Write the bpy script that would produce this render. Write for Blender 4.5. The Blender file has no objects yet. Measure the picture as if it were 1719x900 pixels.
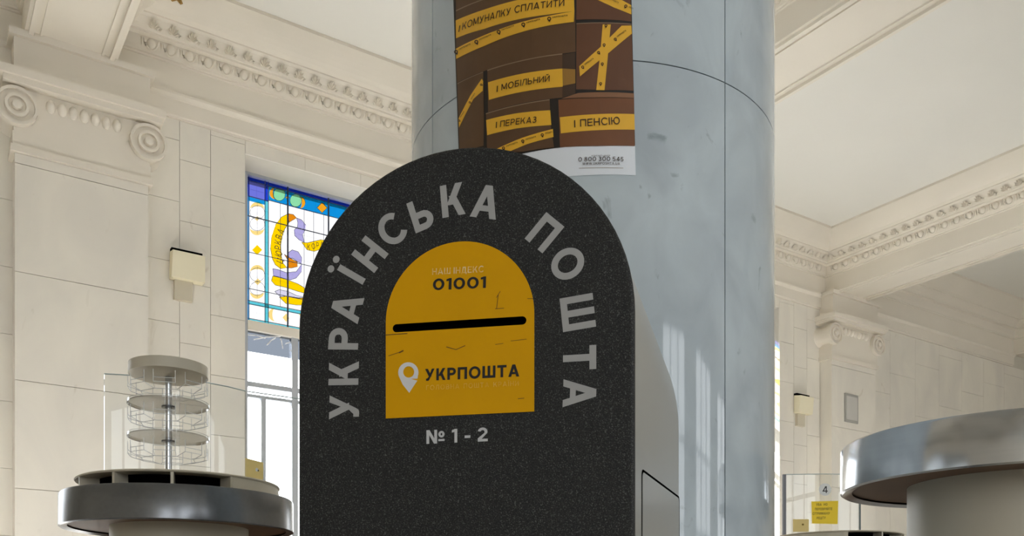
import bpy, bmesh, math, random
from math import sin, cos, tan, atan2, radians, pi, sqrt, asin, hypot
from mathutils import Vector, Matrix

random.seed(7)
SC = bpy.context.scene
COL = SC.collection

# ------------------------------------------------------------------ camera
F, PCX, HOR, EYE = 1540.0, 859.5, 1050.0, 0.70       # focal length in px, centre column, horizon row, eye height
cam_d = bpy.data.cameras.new('camera')
cam_d.sensor_width = 36.0
cam_d.lens = F / 1719.0 * 36.0
cam_d.shift_y = (HOR - 450.0) / 1719.0
cam_d.clip_start = 0.02
cam = bpy.data.objects.new('camera', cam_d)
cam.location = (0, 0, EYE)
cam.rotation_euler = (pi / 2, 0, 0)
COL.objects.link(cam)
SC.camera = cam

# ------------------------------------------------------------------ world: bright overcast sky
SKY = 5.2
SKYC = (0.94, 0.975, 1.0)
world = bpy.data.worlds.new('overcast_sky')
SC.world = world
world.use_nodes = True
bg = world.node_tree.nodes['Background']
bg.inputs[0].default_value = (*SKYC, 1)
bg.inputs[1].default_value = SKY

SC.view_settings.view_transform = 'Standard'
SC.view_settings.look = 'None'
SC.view_settings.gamma = 1.0
SC.view_settings.use_curve_mapping = False
SC.view_settings.exposure = -0.12
SC.cycles.use_denoising = True
SC.cycles.max_bounces = 12
SC.cycles.diffuse_bounces = 8
SC.cycles.transparent_max_bounces = 24
SC.cycles.caustics_reflective = False
SC.cycles.caustics_refractive = False

# ------------------------------------------------------------------ the hall's own axes
# wall axis: dA runs along the window wall (to the right and away), nA points from that wall into the hall
_tan = (3165.0 - PCX) / F
_ph = math.atan(_tan)
dA = (sin(_ph), cos(_ph))
nA = (cos(_ph), -sin(_ph))
CORNER = (5.1, 14.6)
C0 = nA[0] * CORNER[0] + nA[1] * CORNER[1]
A0 = dA[0] * CORNER[0] + dA[1] * CORNER[1]
RZ = atan2(dA[1], dA[0])           # rotation that turns local x into dA (local -y then is nA)
BAY = 5.6
PNAVE = 21.0                       # hall width from the window wall to the opposite wall
ZC = 6.70                          # ceiling
ZS = 5.90                          # beam soffit
T0, T1 = -7.0, 21.0


def W(t, p, z):
    """point of the hall: t along the window wall (growing towards the left), p metres out from it"""
    return Vector((nA[0] * (C0 + p) + dA[0] * (A0 - t), nA[1] * (C0 + p) + dA[1] * (A0 - t), z))


def U(px): return (px - PCX) / F
def V(py): return (HOR - py) / F


def wall_t(px, p=0.0):
    u = U(px)
    Y = (C0 + p) / (nA[0] * u + nA[1])
    return A0 - (dA[0] * u * Y + dA[1] * Y), Y


def wall_tz(px, py, p=0.0):
    t, Y = wall_t(px, p)
    return t, EYE + V(py) * Y


def at(px, py, Y): return Vector((U(px) * Y, Y, EYE + V(py) * Y))


# daylight guides: portals in the window openings
WIN_T = [(6.86 + BAY * k, 9.41 + BAY * k) for k in (-1, 0, 1)]
BACK_T = [(6.3 + BAY * k, 9.9 + BAY * k) for k in (-2, -1, 0, 1, 2)]
WZ0, WZ1 = 0.95, 5.52


def portal(name, t0, t1, p, z0, z1, facing):
    l = bpy.data.lights.new(name, 'AREA')
    l.shape = 'RECTANGLE'
    l.size, l.size_y = t1 - t0, z1 - z0
    l.cycles.is_portal = True
    o = bpy.data.objects.new(name, l)
    o.location = W((t0 + t1) / 2, p, (z0 + z1) / 2)
    d = Vector((nA[0] * facing, nA[1] * facing, 0))
    o.rotation_euler = d.to_track_quat('-Z', 'Y').to_euler()
    COL.objects.link(o)


for i, (a, b) in enumerate(WIN_T):
    portal('daylight_window', a, b, -0.5, WZ0, WZ1, 1)
for i, (a, b) in enumerate(BACK_T):
    portal('daylight_window', a, b, PNAVE + 0.3, WZ0, WZ1 + 0.3, -1)


# sun through the stained glass wall: it falls on the aisle floor below the windows and its bounce lifts the ceiling
sun_d = bpy.data.lights.new('sun', 'SUN')
sun_d.energy = 90.0
sun_d.color = (1.0, 0.985, 0.955)
sun_d.angle = radians(1.5)
sun = bpy.data.objects.new('sun', sun_d)
_el = radians(42)
_sd = Vector((nA[0] * cos(_el) + dA[0] * 0.5, nA[1] * cos(_el) + dA[1] * 0.5, -sin(_el)))
sun.rotation_euler = _sd.to_track_quat('-Z', 'Y').to_euler()
sun.location = W(8, -6, 9)
COL.objects.link(sun)


# ------------------------------------------------------------------ materials
def lin(c):
    def f(v):
        v /= 255.0
        return v / 12.92 if v <= 0.04045 else ((v + 0.055) / 1.055) ** 2.4
    return tuple(f(v) for v in c)


MATS = {}


def mat(name, rgb, rough=0.5, metal=0.0, var=0.0, vscale=4.0, vdet=4.0, bump=0.0, bscale=60.0, spec=0.5, coat=0.0,
        rgb2=None, aniso=0.0):
    if name in MATS:
        return MATS[name]
    m = bpy.data.materials.new(name)
    m.use_nodes = True
    nt = m.node_tree
    b = nt.nodes['Principled BSDF']
    c = lin(rgb)
    b.inputs['Base Color'].default_value = (*c, 1)
    b.inputs['Roughness'].default_value = rough
    b.inputs['Metallic'].default_value = metal
    b.inputs['Specular IOR Level'].default_value = spec
    b.inputs['Coat Weight'].default_value = coat
    b.inputs['Coat Roughness'].default_value = 0.05
    tc = nt.nodes.new('ShaderNodeTexCoord')
    if var or rgb2:
        n = nt.nodes.new('ShaderNodeTexNoise')
        n.inputs['Scale'].default_value = vscale
        n.inputs['Detail'].default_value = vdet
        nt.links.new(tc.outputs['Object'], n.inputs['Vector'])
        r = nt.nodes.new('ShaderNodeValToRGB')
        r.color_ramp.elements[0].position = 0.3
        r.color_ramp.elements[1].position = 0.7
        c2 = lin(rgb2) if rgb2 else tuple(v * (1 - var) for v in c)
        r.color_ramp.elements[0].color = (*c2, 1)
        r.color_ramp.elements[1].color = (*c, 1)
        nt.links.new(n.outputs['Fac'], r.inputs['Fac'])
        nt.links.new(r.outputs['Color'], b.inputs['Base Color'])
    if bump:
        n2 = nt.nodes.new('ShaderNodeTexNoise')
        n2.inputs['Scale'].default_value = bscale
        n2.inputs['Detail'].default_value = 3
        nt.links.new(tc.outputs['Object'], n2.inputs['Vector'])
        bp = nt.nodes.new('ShaderNodeBump')
        bp.inputs['Strength'].default_value = bump
        bp.inputs['Distance'].default_value = 0.01
        nt.links.new(n2.outputs['Fac'], bp.inputs['Height'])
        nt.links.new(bp.outputs['Normal'], b.inputs['Normal'])
    MATS[name] = m
    return m


def marble(name, rgb, vein, rough, scale=1.0, vein_amt=0.6, streak=(1, 1, 0.5), low=0.88):
    m = bpy.data.materials.new(name)
    m.use_nodes = True
    nt = m.node_tree
    N, L = nt.nodes, nt.links
    b = N['Principled BSDF']
    b.inputs['Roughness'].default_value = rough
    tc = N.new('ShaderNodeTexCoord')
    mp = N.new('ShaderNodeMapping')
    mp.inputs['Scale'].default_value = streak
    L.new(tc.outputs['Object'], mp.inputs['Vector'])
    n1 = N.new('ShaderNodeTexNoise')
    n1.inputs['Scale'].default_value = 2.2 * scale
    n1.inputs['Detail'].default_value = 6
    n1.inputs['Distortion'].default_value = 0.8
    L.new(mp.outputs[0], n1.inputs['Vector'])
    n2 = N.new('ShaderNodeTexNoise')
    n2.inputs['Scale'].default_value = 6 * scale
    n2.inputs['Detail'].default_value = 8
    n2.inputs['Distortion'].default_value = 1.4
    L.new(mp.outputs[0], n2.inputs['Vector'])
    r1 = N.new('ShaderNodeValToRGB')
    c = lin(rgb)
    r1.color_ramp.elements[0].position = 0.32
    r1.color_ramp.elements[1].position = 0.68
    r1.color_ramp.elements[0].color = (c[0] * low, c[1] * low, c[2] * (low + .02), 1)
    r1.color_ramp.elements[1].color = (*c, 1)
    L.new(n1.outputs['Fac'], r1.inputs['Fac'])
    r2 = N.new('ShaderNodeValToRGB')
    r2.color_ramp.elements[0].position = 0.66
    r2.color_ramp.elements[1].position = 0.76
    r2.color_ramp.elements[0].color = (0, 0, 0, 1)
    r2.color_ramp.elements[1].color = (vein_amt, vein_amt, vein_amt, 1)
    L.new(n2.outputs['Fac'], r2.inputs['Fac'])
    mx = N.new('ShaderNodeMix')
    mx.data_type = 'RGBA'
    L.new(r2.outputs['Color'], mx.inputs['Factor'])
    L.new(r1.outputs['Color'], mx.inputs['A'])
    mx.inputs['B'].default_value = (*lin(vein), 1)
    L.new(mx.outputs['Result'], b.inputs['Base Color'])
    MATS[name] = m
    return m


def tint_glass(name, rgb, gain=1.0):
    """coloured window glass; each pane has two faces, so the tint is split over both"""
    if name in MATS:
        return MATS[name]
    m = bpy.data.materials.new(name)
    m.use_nodes = True
    nt = m.node_tree
    nt.nodes.remove(nt.nodes['Principled BSDF'])
    c = [sqrt(min(1.0, v * gain / (SKY * k * 2 ** SC.view_settings.exposure))) for v, k in zip(lin(rgb), SKYC)]
    tr = nt.nodes.new('ShaderNodeBsdfTransparent')
    tr.inputs[0].default_value = (*c, 1)
    nt.links.new(tr.outputs[0], nt.nodes['Material Output'].inputs[0])
    MATS[name] = m
    return m


def clear_glass(name, tint=(0.97, 0.98, 0.98), refl=1.0, rough=0.0):
    m = bpy.data.materials.new(name)
    m.use_nodes = True
    nt = m.node_tree
    nt.nodes.remove(nt.nodes['Principled BSDF'])
    tr = nt.nodes.new('ShaderNodeBsdfTransparent')
    tr.inputs[0].default_value = (*tint, 1)
    gl = nt.nodes.new('ShaderNodeBsdfGlossy')
    gl.inputs['Roughness'].default_value = rough
    fr = nt.nodes.new('ShaderNodeFresnel')
    fr.inputs[0].default_value = 1.45
    mu = nt.nodes.new('ShaderNodeMath')
    mu.operation = 'MULTIPLY'
    mu.inputs[1].default_value = refl
    nt.links.new(fr.outputs[0], mu.inputs[0])
    mx = nt.nodes.new('ShaderNodeMixShader')
    nt.links.new(mu.outputs[0], mx.inputs[0])
    nt.links.new(tr.outputs[0], mx.inputs[1])
    nt.links.new(gl.outputs[0], mx.inputs[2])
    nt.links.new(mx.outputs[0], nt.nodes['Material Output'].inputs[0])
    MATS[name] = m
    return m


def milky(name, rgb, amt):
    m = bpy.data.materials.new(name)
    m.use_nodes = True
    nt = m.node_tree
    b = nt.nodes['Principled BSDF']
    b.inputs['Base Color'].default_value = (*lin(rgb), 1)
    b.inputs['Roughness'].default_value = 0.2
    tr = nt.nodes.new('ShaderNodeBsdfTransparent')
    mx = nt.nodes.new('ShaderNodeMixShader')
    mx.inputs[0].default_value = amt
    nt.links.new(tr.outputs[0], mx.inputs[1])
    nt.links.new(b.outputs[0], mx.inputs[2])
    nt.links.new(mx.outputs[0], nt.nodes['Material Output'].inputs[0])
    MATS[name] = m
    return m


def speckled(name):
    m = bpy.data.materials.new(name)
    m.use_nodes = True
    nt = m.node_tree
    N, L = nt.nodes, nt.links
    b = N['Principled BSDF']
    b.inputs['Roughness'].default_value = 0.55
    b.inputs['Specular IOR Level'].default_value = 0.35
    tc = N.new('ShaderNodeTexCoord')
    n = N.new('ShaderNodeTexNoise')
    n.inputs['Scale'].default_value = 480
    n.inputs['Detail'].default_value = 2
    L.new(tc.outputs['Object'], n.inputs['Vector'])
    r = N.new('ShaderNodeValToRGB')
    e = r.color_ramp.elements
    e[0].position = 0.40
    e[0].color = (*lin((24, 25, 25)), 1)
    e[1].position = 0.80
    e[1].color = (*lin((112, 112, 110)), 1)
    mid = e.new(0.58)
    mid.color = (*lin((42, 43, 43)), 1)
    L.new(n.outputs['Fac'], r.inputs['Fac'])
    L.new(r.outputs['Color'], b.inputs['Base Color'])
    bp = N.new('ShaderNodeBump')
    bp.inputs['Strength'].default_value = 0.5
    bp.inputs['Distance'].default_value = 0.002
    L.new(n.outputs['Fac'], bp.inputs['Height'])
    L.new(bp.outputs['Normal'], b.inputs['Normal'])
    MATS[name] = m
    return m


def brushed(name, rgb, rough, stretch=(60, 60, 0.6), amt=0.12):
    m = bpy.data.materials.new(name)
    m.use_nodes = True
    nt = m.node_tree
    N, L = nt.nodes, nt.links
    b = N['Principled BSDF']
    b.inputs['Metallic'].default_value = 1.0
    c = lin(rgb)
    tc = N.new('ShaderNodeTexCoord')
    mp = N.new('ShaderNodeMapping')
    mp.inputs['Scale'].default_value = stretch
    L.new(tc.outputs['Object'], mp.inputs['Vector'])
    n = N.new('ShaderNodeTexNoise')
    n.inputs['Scale'].default_value = 4
    n.inputs['Detail'].default_value = 5
    L.new(mp.outputs[0], n.inputs['Vector'])
    r = N.new('ShaderNodeValToRGB')
    r.color_ramp.elements[0].position = 0.3
    r.color_ramp.elements[1].position = 0.7
    r.color_ramp.elements[0].color = (*[v * (1 - amt) for v in c], 1)
    r.color_ramp.elements[1].color = (*c, 1)
    L.new(n.outputs['Fac'], r.inputs['Fac'])
    L.new(r.outputs['Color'], b.inputs['Base Color'])
    mr = N.new('ShaderNodeMapRange')
    mr.inputs['To Min'].default_value = rough * 0.85
    mr.inputs['To Max'].default_value = rough * 1.2
    L.new(n.outputs['Fac'], mr.inputs['Value'])
    L.new(mr.outputs[0], b.inputs['Roughness'])
    MATS[name] = m
    return m


M_PLASTER = mat('cream_plaster', (224, 217, 204), 0.75, var=0.06, vscale=1.2, bump=0.05, bscale=40)
M_CEIL = mat('white_ceiling', (222, 220, 213), 0.8, var=0.03, vscale=0.8)
M_TILE = marble('cream_marble', (228, 223, 211), (196, 188, 172), 0.35, 0.8, 0.5)
M_JOINT = mat('tile_joint', (206, 201, 188), 0.9, var=0.05)
M_COL = marble('grey_marble', (200, 212, 219), (106, 118, 126), 0.055, 2.6, 0.5, (1, 1, 0.7), 0.78)
M_COLJ = mat('column_joint', (70, 72, 74), 0.8, var=0.1)
M_BLACK = speckled('black_speckled_coating')
M_STEEL = mat('brushed_steel', (196, 199, 199), 0.3, metal=0.55, var=0.06, vscale=3)
M_CHROME = brushed('polished_rim', (205, 208, 212), 0.16, (1, 1, 30), 0.05)
M_RIM = mat('dull_metal_rim', (122, 124, 128), 0.24, metal=0.85, var=0.10, vscale=60, spec=0.6)
M_DARK = mat('black_gap', (8, 8, 8), 0.95, var=0.1, spec=0.0)
M_YEL = mat('yellow_vinyl', (230, 169, 0), 0.5, var=0.05, vscale=9, bump=0.02, bscale=30, spec=0.15)
M_INK = mat('black_ink', (22, 20, 22), 0.5, var=0.1, vscale=30)
M_GREY = mat('grey_vinyl', (172, 172, 172), 0.55, var=0.08, vscale=25)
M_LGREY = mat('light_grey_vinyl', (205, 206, 208), 0.5, var=0.05, vscale=25)
M_WORN = mat('worn_pale_print', (250, 232, 190), 0.5, rgb2=(238, 184, 30), vscale=90)
M_WORN2 = mat('nearly_gone_print', (240, 200, 90), 0.5, rgb2=(230, 169, 0), vscale=120)
M_WHITE = mat('white_vinyl', (226, 226, 228), 0.5, var=0.04)
M_CREAM = mat('cream_laminate', (206, 198, 180), 0.45, var=0.04, vscale=3)
M_WOOD = mat('brown_underside', (120, 92, 72), 0.6, var=0.2, vscale=6)
M_SHADE = mat('cream_lamp_shade', (228, 220, 192), 0.55, var=0.03)
M_PLATE = mat('lamp_plate', (196, 188, 168), 0.5, var=0.03)
M_FRAME = mat('window_frame_paint', (168, 172, 178), 0.5, var=0.04)
M_LEAD = mat('lead_came', (44, 52, 70), 0.5, var=0.1)
M_FLOOR = marble('floor_stone', (186, 185, 182), (150, 148, 144), 0.3, 0.5, 0.5)
M_GLASS = clear_glass('clear_glass', refl=0.7)
M_EDGE = mat('glass_edge', (70, 84, 84), 0.2, var=0.1)
M_ACRYL = clear_glass('acrylic', (0.9, 0.92, 0.93), 1.3)
M_GILT = mat('old_gilding', (176, 140, 74), 0.45, metal=0.6, var=0.4, vscale=40)


# ------------------------------------------------------------------ mesh helpers
def mesh_obj(name, verts, faces, m, parent=None, smooth=None):
    me = bpy.data.meshes.new(name)
    me.from_pydata([tuple(v) for v in verts], [], faces)
    me.validate()
    bm = bmesh.new()
    bm.from_mesh(me)
    bmesh.ops.recalc_face_normals(bm, faces=bm.faces)
    bm.to_mesh(me)
    bm.free()
    me.materials.append(m)
    if smooth is not None:
        for p in me.polygons:
            p.use_smooth = True
        me.set_sharp_from_angle(angle=radians(smooth))
    o = bpy.data.objects.new(name, me)
    COL.objects.link(o)
    if parent:
        o.parent = parent
        o.matrix_parent_inverse = parent.matrix_basis.inverted()
    return o


class MB:
    """collects shapes into one mesh"""
    def __init__(s): s.v, s.f = [], []

    def add(s, v, f):
        k = len(s.v)
        s.v += [Vector(a) for a in v]
        s.f += [tuple(i + k for i in q) for q in f]
        return s

    def hexa(s, c):      # 8 corners: 4 bottom, 4 top
        return s.add(c, [(3, 2, 1, 0), (4, 5, 6, 7), (0, 1, 5, 4), (1, 2, 6, 5), (2, 3, 7, 6), (3, 0, 4, 7)])

    def wbox(s, t0, t1, p0, p1, z0, z1):
        return s.hexa([W(t0, p0, z0), W(t1, p0, z0), W(t1, p1, z0), W(t0, p1, z0),
                       W(t0, p0, z1), W(t1, p0, z1), W(t1, p1, z1), W(t0, p1, z1)])

    def loft(s, rings, closed=True, cap=True):
        n = len(rings[0])
        v = [p for r in rings for p in r]
        f = []
        for k in range(len(rings) - 1):
            for i in range(n if closed else n - 1):
                j = (i + 1) % n
                f.append((k * n + i, k * n + j, (k + 1) * n + j, (k + 1) * n + i))
        if cap:
            f.append(tuple(range(n - 1, -1, -1)))
            f.append(tuple((len(rings) - 1) * n + i for i in range(n)))
        return s.add(v, f)

    def lathe(s, c, prof, seg=48, cap=True):
        rings = [[Vector((c[0] + r * cos(2 * pi * i / seg), c[1] + r * sin(2 * pi * i / seg), z)) for i in range(seg)]
                 for r, z in prof]
        return s.loft(rings, True, cap)

    def tube(s, pts, r, seg=6, closed=False):
        pts = [Vector(p) for p in pts]
        rings = []
        n = len(pts)
        for i, p in enumerate(pts):
            a = pts[(i - 1) % n] if (closed or i > 0) else p
            b = pts[(i + 1) % n] if (closed or i < n - 1) else p
            d = (b - a).normalized()
            ref = Vector((0, 0, 1)) if abs(d.z) < 0.9 else Vector((1, 0, 0))
            x = d.cross(ref).normalized()
            y = d.cross(x)
            rings.append([p + x * (r * cos(2 * pi * k / seg)) + y * (r * sin(2 * pi * k / seg)) for k in range(seg)])
        if closed:
            rings.append(rings[0])
        return s.loft(rings, True, not closed)

    def build(s, name, m, parent=None, smooth=None): return mesh_obj(name, s.v, s.f, m, parent, smooth)


def empty(name, loc=(0, 0, 0)):
    o = bpy.data.objects.new(name, None)
    o.location = loc
    o.empty_display_size = 0.1
    COL.objects.link(o)
    return o


def tag(o, label, cat=None, group=None, kind=None):
    o['label'] = label
    if cat:
        o['category'] = cat
    if group:
        o['group'] = group
    if kind:
        o['kind'] = kind
    return o


def struct(o, label=None):
    o['kind'] = 'structure'
    if label:
        o['label'] = label
    return o


def copy_tree(o, parent=None, offset=None):
    c = o.copy()
    COL.objects.link(c)
    if parent:
        c.parent = parent
        c.matrix_parent_inverse = o.matrix_parent_inverse.copy()
    for ch in o.children:
        copy_tree(ch, c)
    if offset:
        c.location = o.location + Vector(offset)
    return c


# flat 2D shapes (polygons with holes) and text, as (points, faces) in 2D
def flat_from_curve(splines):
    cu = bpy.data.curves.new('tmp', 'CURVE')
    cu.dimensions = '2D'
    cu.fill_mode = 'BOTH'
    for pts in splines:
        sp = cu.splines.new('POLY')
        sp.points.add(len(pts) - 1)
        for i, (x, y) in enumerate(pts):
            sp.points[i].co = (x, y, 0, 1)
        sp.use_cyclic_u = True
    return _grab(cu)


def _grab(cu):
    o = bpy.data.objects.new('tmp', cu)
    COL.objects.link(o)
    bpy.context.view_layer.update()
    dg = bpy.context.evaluated_depsgraph_get()
    me = bpy.data.meshes.new_from_object(o.evaluated_get(dg))
    v = [(q.co.x, q.co.y) for q in me.vertices]
    f = [tuple(p.vertices) for p in me.polygons]
    bpy.data.meshes.remove(me)
    bpy.data.objects.remove(o)
    bpy.data.curves.remove(cu)
    return v, f


TXT = {}


def glyph_polys(ch, t):
    """one letter drawn with plain bars and bows of weight t, cap height 1; returns polygons and width"""
    P = []

    def R(x0, y0, x1, y1): P.append([(x0, y0), (x1, y0), (x1, y1), (x0, y1)])

    def Dg(x0, y0, x1, y1, k=1.0):      # slanted bar cut level at both ends; x = left edge of the bar
        h = t * k * hypot(x1 - x0, y1 - y0) / abs(y1 - y0)
        P.append([(x0, y0), (x0 + h, y0), (x1 + h, y1), (x1, y1)])

    def Dr(x0, y0, x1, y1, k=1.0):      # the same, x = right edge
        h = t * k * hypot(x1 - x0, y1 - y0) / abs(y1 - y0)
        P.append([(x0 - h, y0), (x0, y0), (x1, y1), (x1 - h, y1)])

    def A(cx, cy, rx, ry, a0, a1, n=None):
        n = n or max(5, int(abs(a1 - a0) / 15))
        q = []
        for i in range(n + 1):
            a = radians(a0 + (a1 - a0) * i / n)
            q.append(((cx + rx * cos(a), cy + ry * sin(a)), (cx + (rx - t) * cos(a), cy + (ry - t) * sin(a))))
        for i in range(n):
            P.append([q[i][0], q[i + 1][0], q[i + 1][1], q[i][1]])

    def bow(y0, y1, xr):                # right-hand bow of Р, В, Ь
        r = (y1 - y0) / 2
        rx = min(r, xr * 0.62)
        R(t * 0.5, y0, xr - rx, y0 + t)
        R(t * 0.5, y1 - t, xr - rx, y1)
        A(xr - rx, (y0 + y1) / 2, rx, r, -90, 90, 10)

    w = 0.72
    c = {'A': 'А', 'B': 'В', 'E': 'Е', 'H': 'Н', 'K': 'К', 'O': 'О', 'P': 'Р', 'C': 'С', 'T': 'Т', 'M': 'М', 'I': 'І'}.get(ch, ch)
    if c == 'А':
        w = 0.84
        Dg(0, 0, w / 2 - t * 0.55, 1); Dr(w, 0, w / 2 + t * 0.55, 1); R(0.17 * w, 0.21, 0.83 * w, 0.21 + t * 0.85)
    elif c == 'Б':
        w = 0.68; R(0, 0, t, 1); R(0, 1 - t, w * 0.93, 1); bow(0, 0.60, w)
    elif c == 'В':
        w = 0.70; R(0, 0, t, 1); bow(0, 0.5 + t / 2, w); bow(0.5 - t / 2, 1, w * 0.94)
    elif c == 'Г':
        w = 0.58; R(0, 0, t, 1); R(0, 1 - t, w, 1)
    elif c == 'Д':
        w = 0.84; R(0, 0, w, t); R(0, -0.18, t, t * 0.5); R(w - t, -0.18, w, t * 0.5); R(w - 1.9 * t, 0, w - 0.9 * t, 1); R(0.26 * w, 1 - t, w - 0.9 * t, 1); Dg(t * 0.6, 0, 0.26 * w, 1)
    elif c == 'Е':
        w = 0.64; R(0, 0, t, 1); R(0, 0, w, t); R(0, 1 - t, w, 1); R(0, 0.5 - t / 2, w * 0.92, 0.5 + t / 2)
    elif c in 'З3':
        w = 0.66; A(0.33, 0.275 + t * 0.12, 0.33, 0.275 + t * 0.12, -160, 90); A(0.33, 0.74, 0.29, 0.26, -90, 155); R(0.24, 0.48 - t * 0.1, 0.36, 0.48 + t * 0.9)
    elif c in 'ИЙ':
        w = 0.74; R(0, 0, t, 1); R(w - t, 0, w, 1); P.append([(t * 0.9, 0.02), (t * 0.9, 0.02 + t * 1.6), (w - t * 0.9, 0.98), (w - t * 0.9, 0.98 - t * 1.6)])
        if c == 'Й':
            A(w / 2, 1.24, 0.2, 0.17, 180, 360)
    elif c in 'ІЇ':
        w = t; R(0, 0, t, 1)
        if c == 'Ї':
            r = t * 0.56
            for cx in (t / 2 - t * 0.82, t / 2 + t * 0.82):
                P.append([(cx + r * cos(2 * pi * i / 14), 1.20 + r * sin(2 * pi * i / 14)) for i in range(14)])
    elif c == 'К':
        w = 0.74; R(0, 0, t, 1); Dr(t * 1.9, 0.36, w * 0.97, 1); Dr(w, 0, 0.32 + t * 0.75, 0.64)
    elif c == 'Л':
        w = 0.74; R(w - t, 0, w, 1); R(0.22, 1 - t, w, 1); Dg(0, 0, 0.20, 1)
    elif c == 'М':
        w = 0.90; R(0, 0, t, 1); R(w - t, 0, w, 1); Dr(w / 2 + t * 0.55, 0.12, t * 1.25, 1); Dg(w / 2 - t * 0.55, 0.12, w - t * 1.25, 1)
    elif c == 'N':
        w = 0.74; R(0, 0, t, 1); R(w - t, 0, w, 1); Dr(w, 0, t * 1.2, 1)
    elif c == 'Н':
        w = 0.74; R(0, 0, t, 1); R(w - t, 0, w, 1); R(0, 0.5 - t / 2, w, 0.5 + t / 2)
    elif c == 'О':
        w = 0.92; A(w / 2, 0.5, w / 2, 0.515, 0, 360, 32)
    elif c == '0':
        w = 0.80; A(w / 2, 0.5, w / 2, 0.51, 0, 360, 28)
    elif c == 'П':
        w = 0.74; R(0, 0, t, 1); R(w - t, 0, w, 1); R(0, 1 - t, w, 1)
    elif c == 'Р':
        w = 0.68; R(0, 0, t, 1); bow(0.36, 1, w)
    elif c == 'R':
        w = 0.70; R(0, 0, t, 1); bow(0.40, 1, w * 0.97); Dr(w, 0, 0.50, 0.45)
    elif c == 'С':
        w = 0.84; A(0.45, 0.5, 0.45, 0.515, 42, 318, 24)
    elif c == 'S':
        w = 0.66; A(0.33, 0.74, 0.31, 0.265, 20, 270); A(0.33, 0.265 + t * 0.1, 0.33, 0.265 + t * 0.1, -160, 90)
    elif c == 'Т':
        w = 0.72; R(0, 1 - t, w, 1); R(w / 2 - t / 2, 0, w / 2 + t / 2, 1)
    elif c == 'У':
        w = 0.76
        k = t * 1.08
        P.append([(w - k, 1), (w, 1), (0.36, 0.12), (0.30, 0.02), (0.22, -0.005), (0.08, 0.0), (0.08, t * 0.92), (0.17, t * 0.92), (0.23, t + 0.06), (w * 0.40, 0.34)])
        Dg(w * 0.40, 0.34, 0, 1, 1.0)
    elif c == 'U':
        w = 0.72; R(0, 0.34, t, 1); R(w - t, 0.34, w, 1); A(w / 2, 0.35, w / 2, 0.36, 180, 360)
    elif c == 'W':
        w = 1.1; Dg(0.22, 0, 0, 1); Dr(0.36, 0, 0.60, 1); Dg(0.72, 0, 0.50, 1); Dr(0.88, 0, w, 1)
    elif c == 'Ц':
        w = 0.80; R(0, 0, t, 1); R(w - t * 1.6, 0, w - t * 0.6, 1); R(0, 0, w, t); R(w - t, -0.18, w, t)
    elif c == 'Ш':
        w = 1.02; R(0, 0, t, 1); R(w - t, 0, w, 1); R(w / 2 - t / 2, 0, w / 2 + t / 2, 1); R(0, 0, w, t)
    elif c == 'Ь':
        w = 0.68; R(0, 0, t, 1); bow(0, 0.60, w)
    elif c == 'Ю':
        w = 1.08; R(0, 0, t, 1); R(0, 0.5 - t / 2, 0.36, 0.5 + t / 2); A(w - 0.40, 0.5, 0.40, 0.515, 0, 360, 28)
    elif c == 'Я':
        w = 0.70; bow(0.40, 1, w); P[:] = [[(w - x, y) for x, y in q] for q in P]; R(w - t, 0, w, 1); Dg(0, 0, 0.20, 0.45)
    elif c == '1':
        w = 0.36; R(w - t, 0, w, 1); P.append([(0, 0.74), (0, 0.74 + t * 0.9), (w - t * 0.6, 1), (w - t * 0.2, 1 - t * 0.95)])
    elif c == '2':
        w = 0.66; A(0.32, 0.70, 0.32, 0.31, -25, 170); R(0, 0, w, t)
        P.append([(0, t * 0.5), (0, t * 1.2), (0.48, 0.66), (0.62, 0.60)]); P.append([(0, t * 0.6), (0.62, 0.60), (0.24, t * 0.9)])
    elif c == '4':
        w = 0.74; R(0.46, 0, 0.46 + t, 1); R(0, 0.22, w, 0.22 + t); Dg(0, 0.25, 0.40, 1)
    elif c == '5':
        w = 0.66; A(0.32, 0.32, 0.34, 0.33, -150, 120); R(0.07, 1 - t, 0.60, 1); Dg(0.04, 0.45, 0.08, 1)
    elif c == '8':
        w = 0.68; A(0.34, 0.28, 0.34, 0.285, 0, 360, 22); A(0.34, 0.75, 0.29, 0.255, 0, 360, 22)
    elif c == '№':
        w = 1.22; R(0, 0, t, 1); R(0.72 - t, 0, 0.72, 1); Dr(0.72, 0, t * 1.15, 1)
        tt = t; t = t * 0.8
        A(1.01, 0.66, 0.21, 0.24, 0, 360, 20); R(0.80, 0.16, 1.22, 0.16 + t); t = tt
    elif c == '-':
        w = 0.38; R(0, 0.30, w, 0.30 + t)
    elif c == '.':
        w = t; R(0, 0, t, t)
    return P, w


def text2d(s, bold=0.15, spacing=1.0):
    k = (s, bold, spacing)
    if k not in TXT:
        v, f = [], []
        x = 0.0
        for ch in s:
            if ch == ' ':
                x += 0.34 * spacing
                continue
            polys, w = glyph_polys(ch, bold)
            for q in polys:
                f.append(tuple(range(len(v), len(v) + len(q))))
                v += [(x + a, b, (len(f) % 9) * 2.5e-5) for a, b in q]
            x += w + (0.28 - bold) * spacing if spacing != 1.0 else w + 0.26 - bold * 0.6
        TXT[k] = (v, f)
    return TXT[k]


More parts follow.
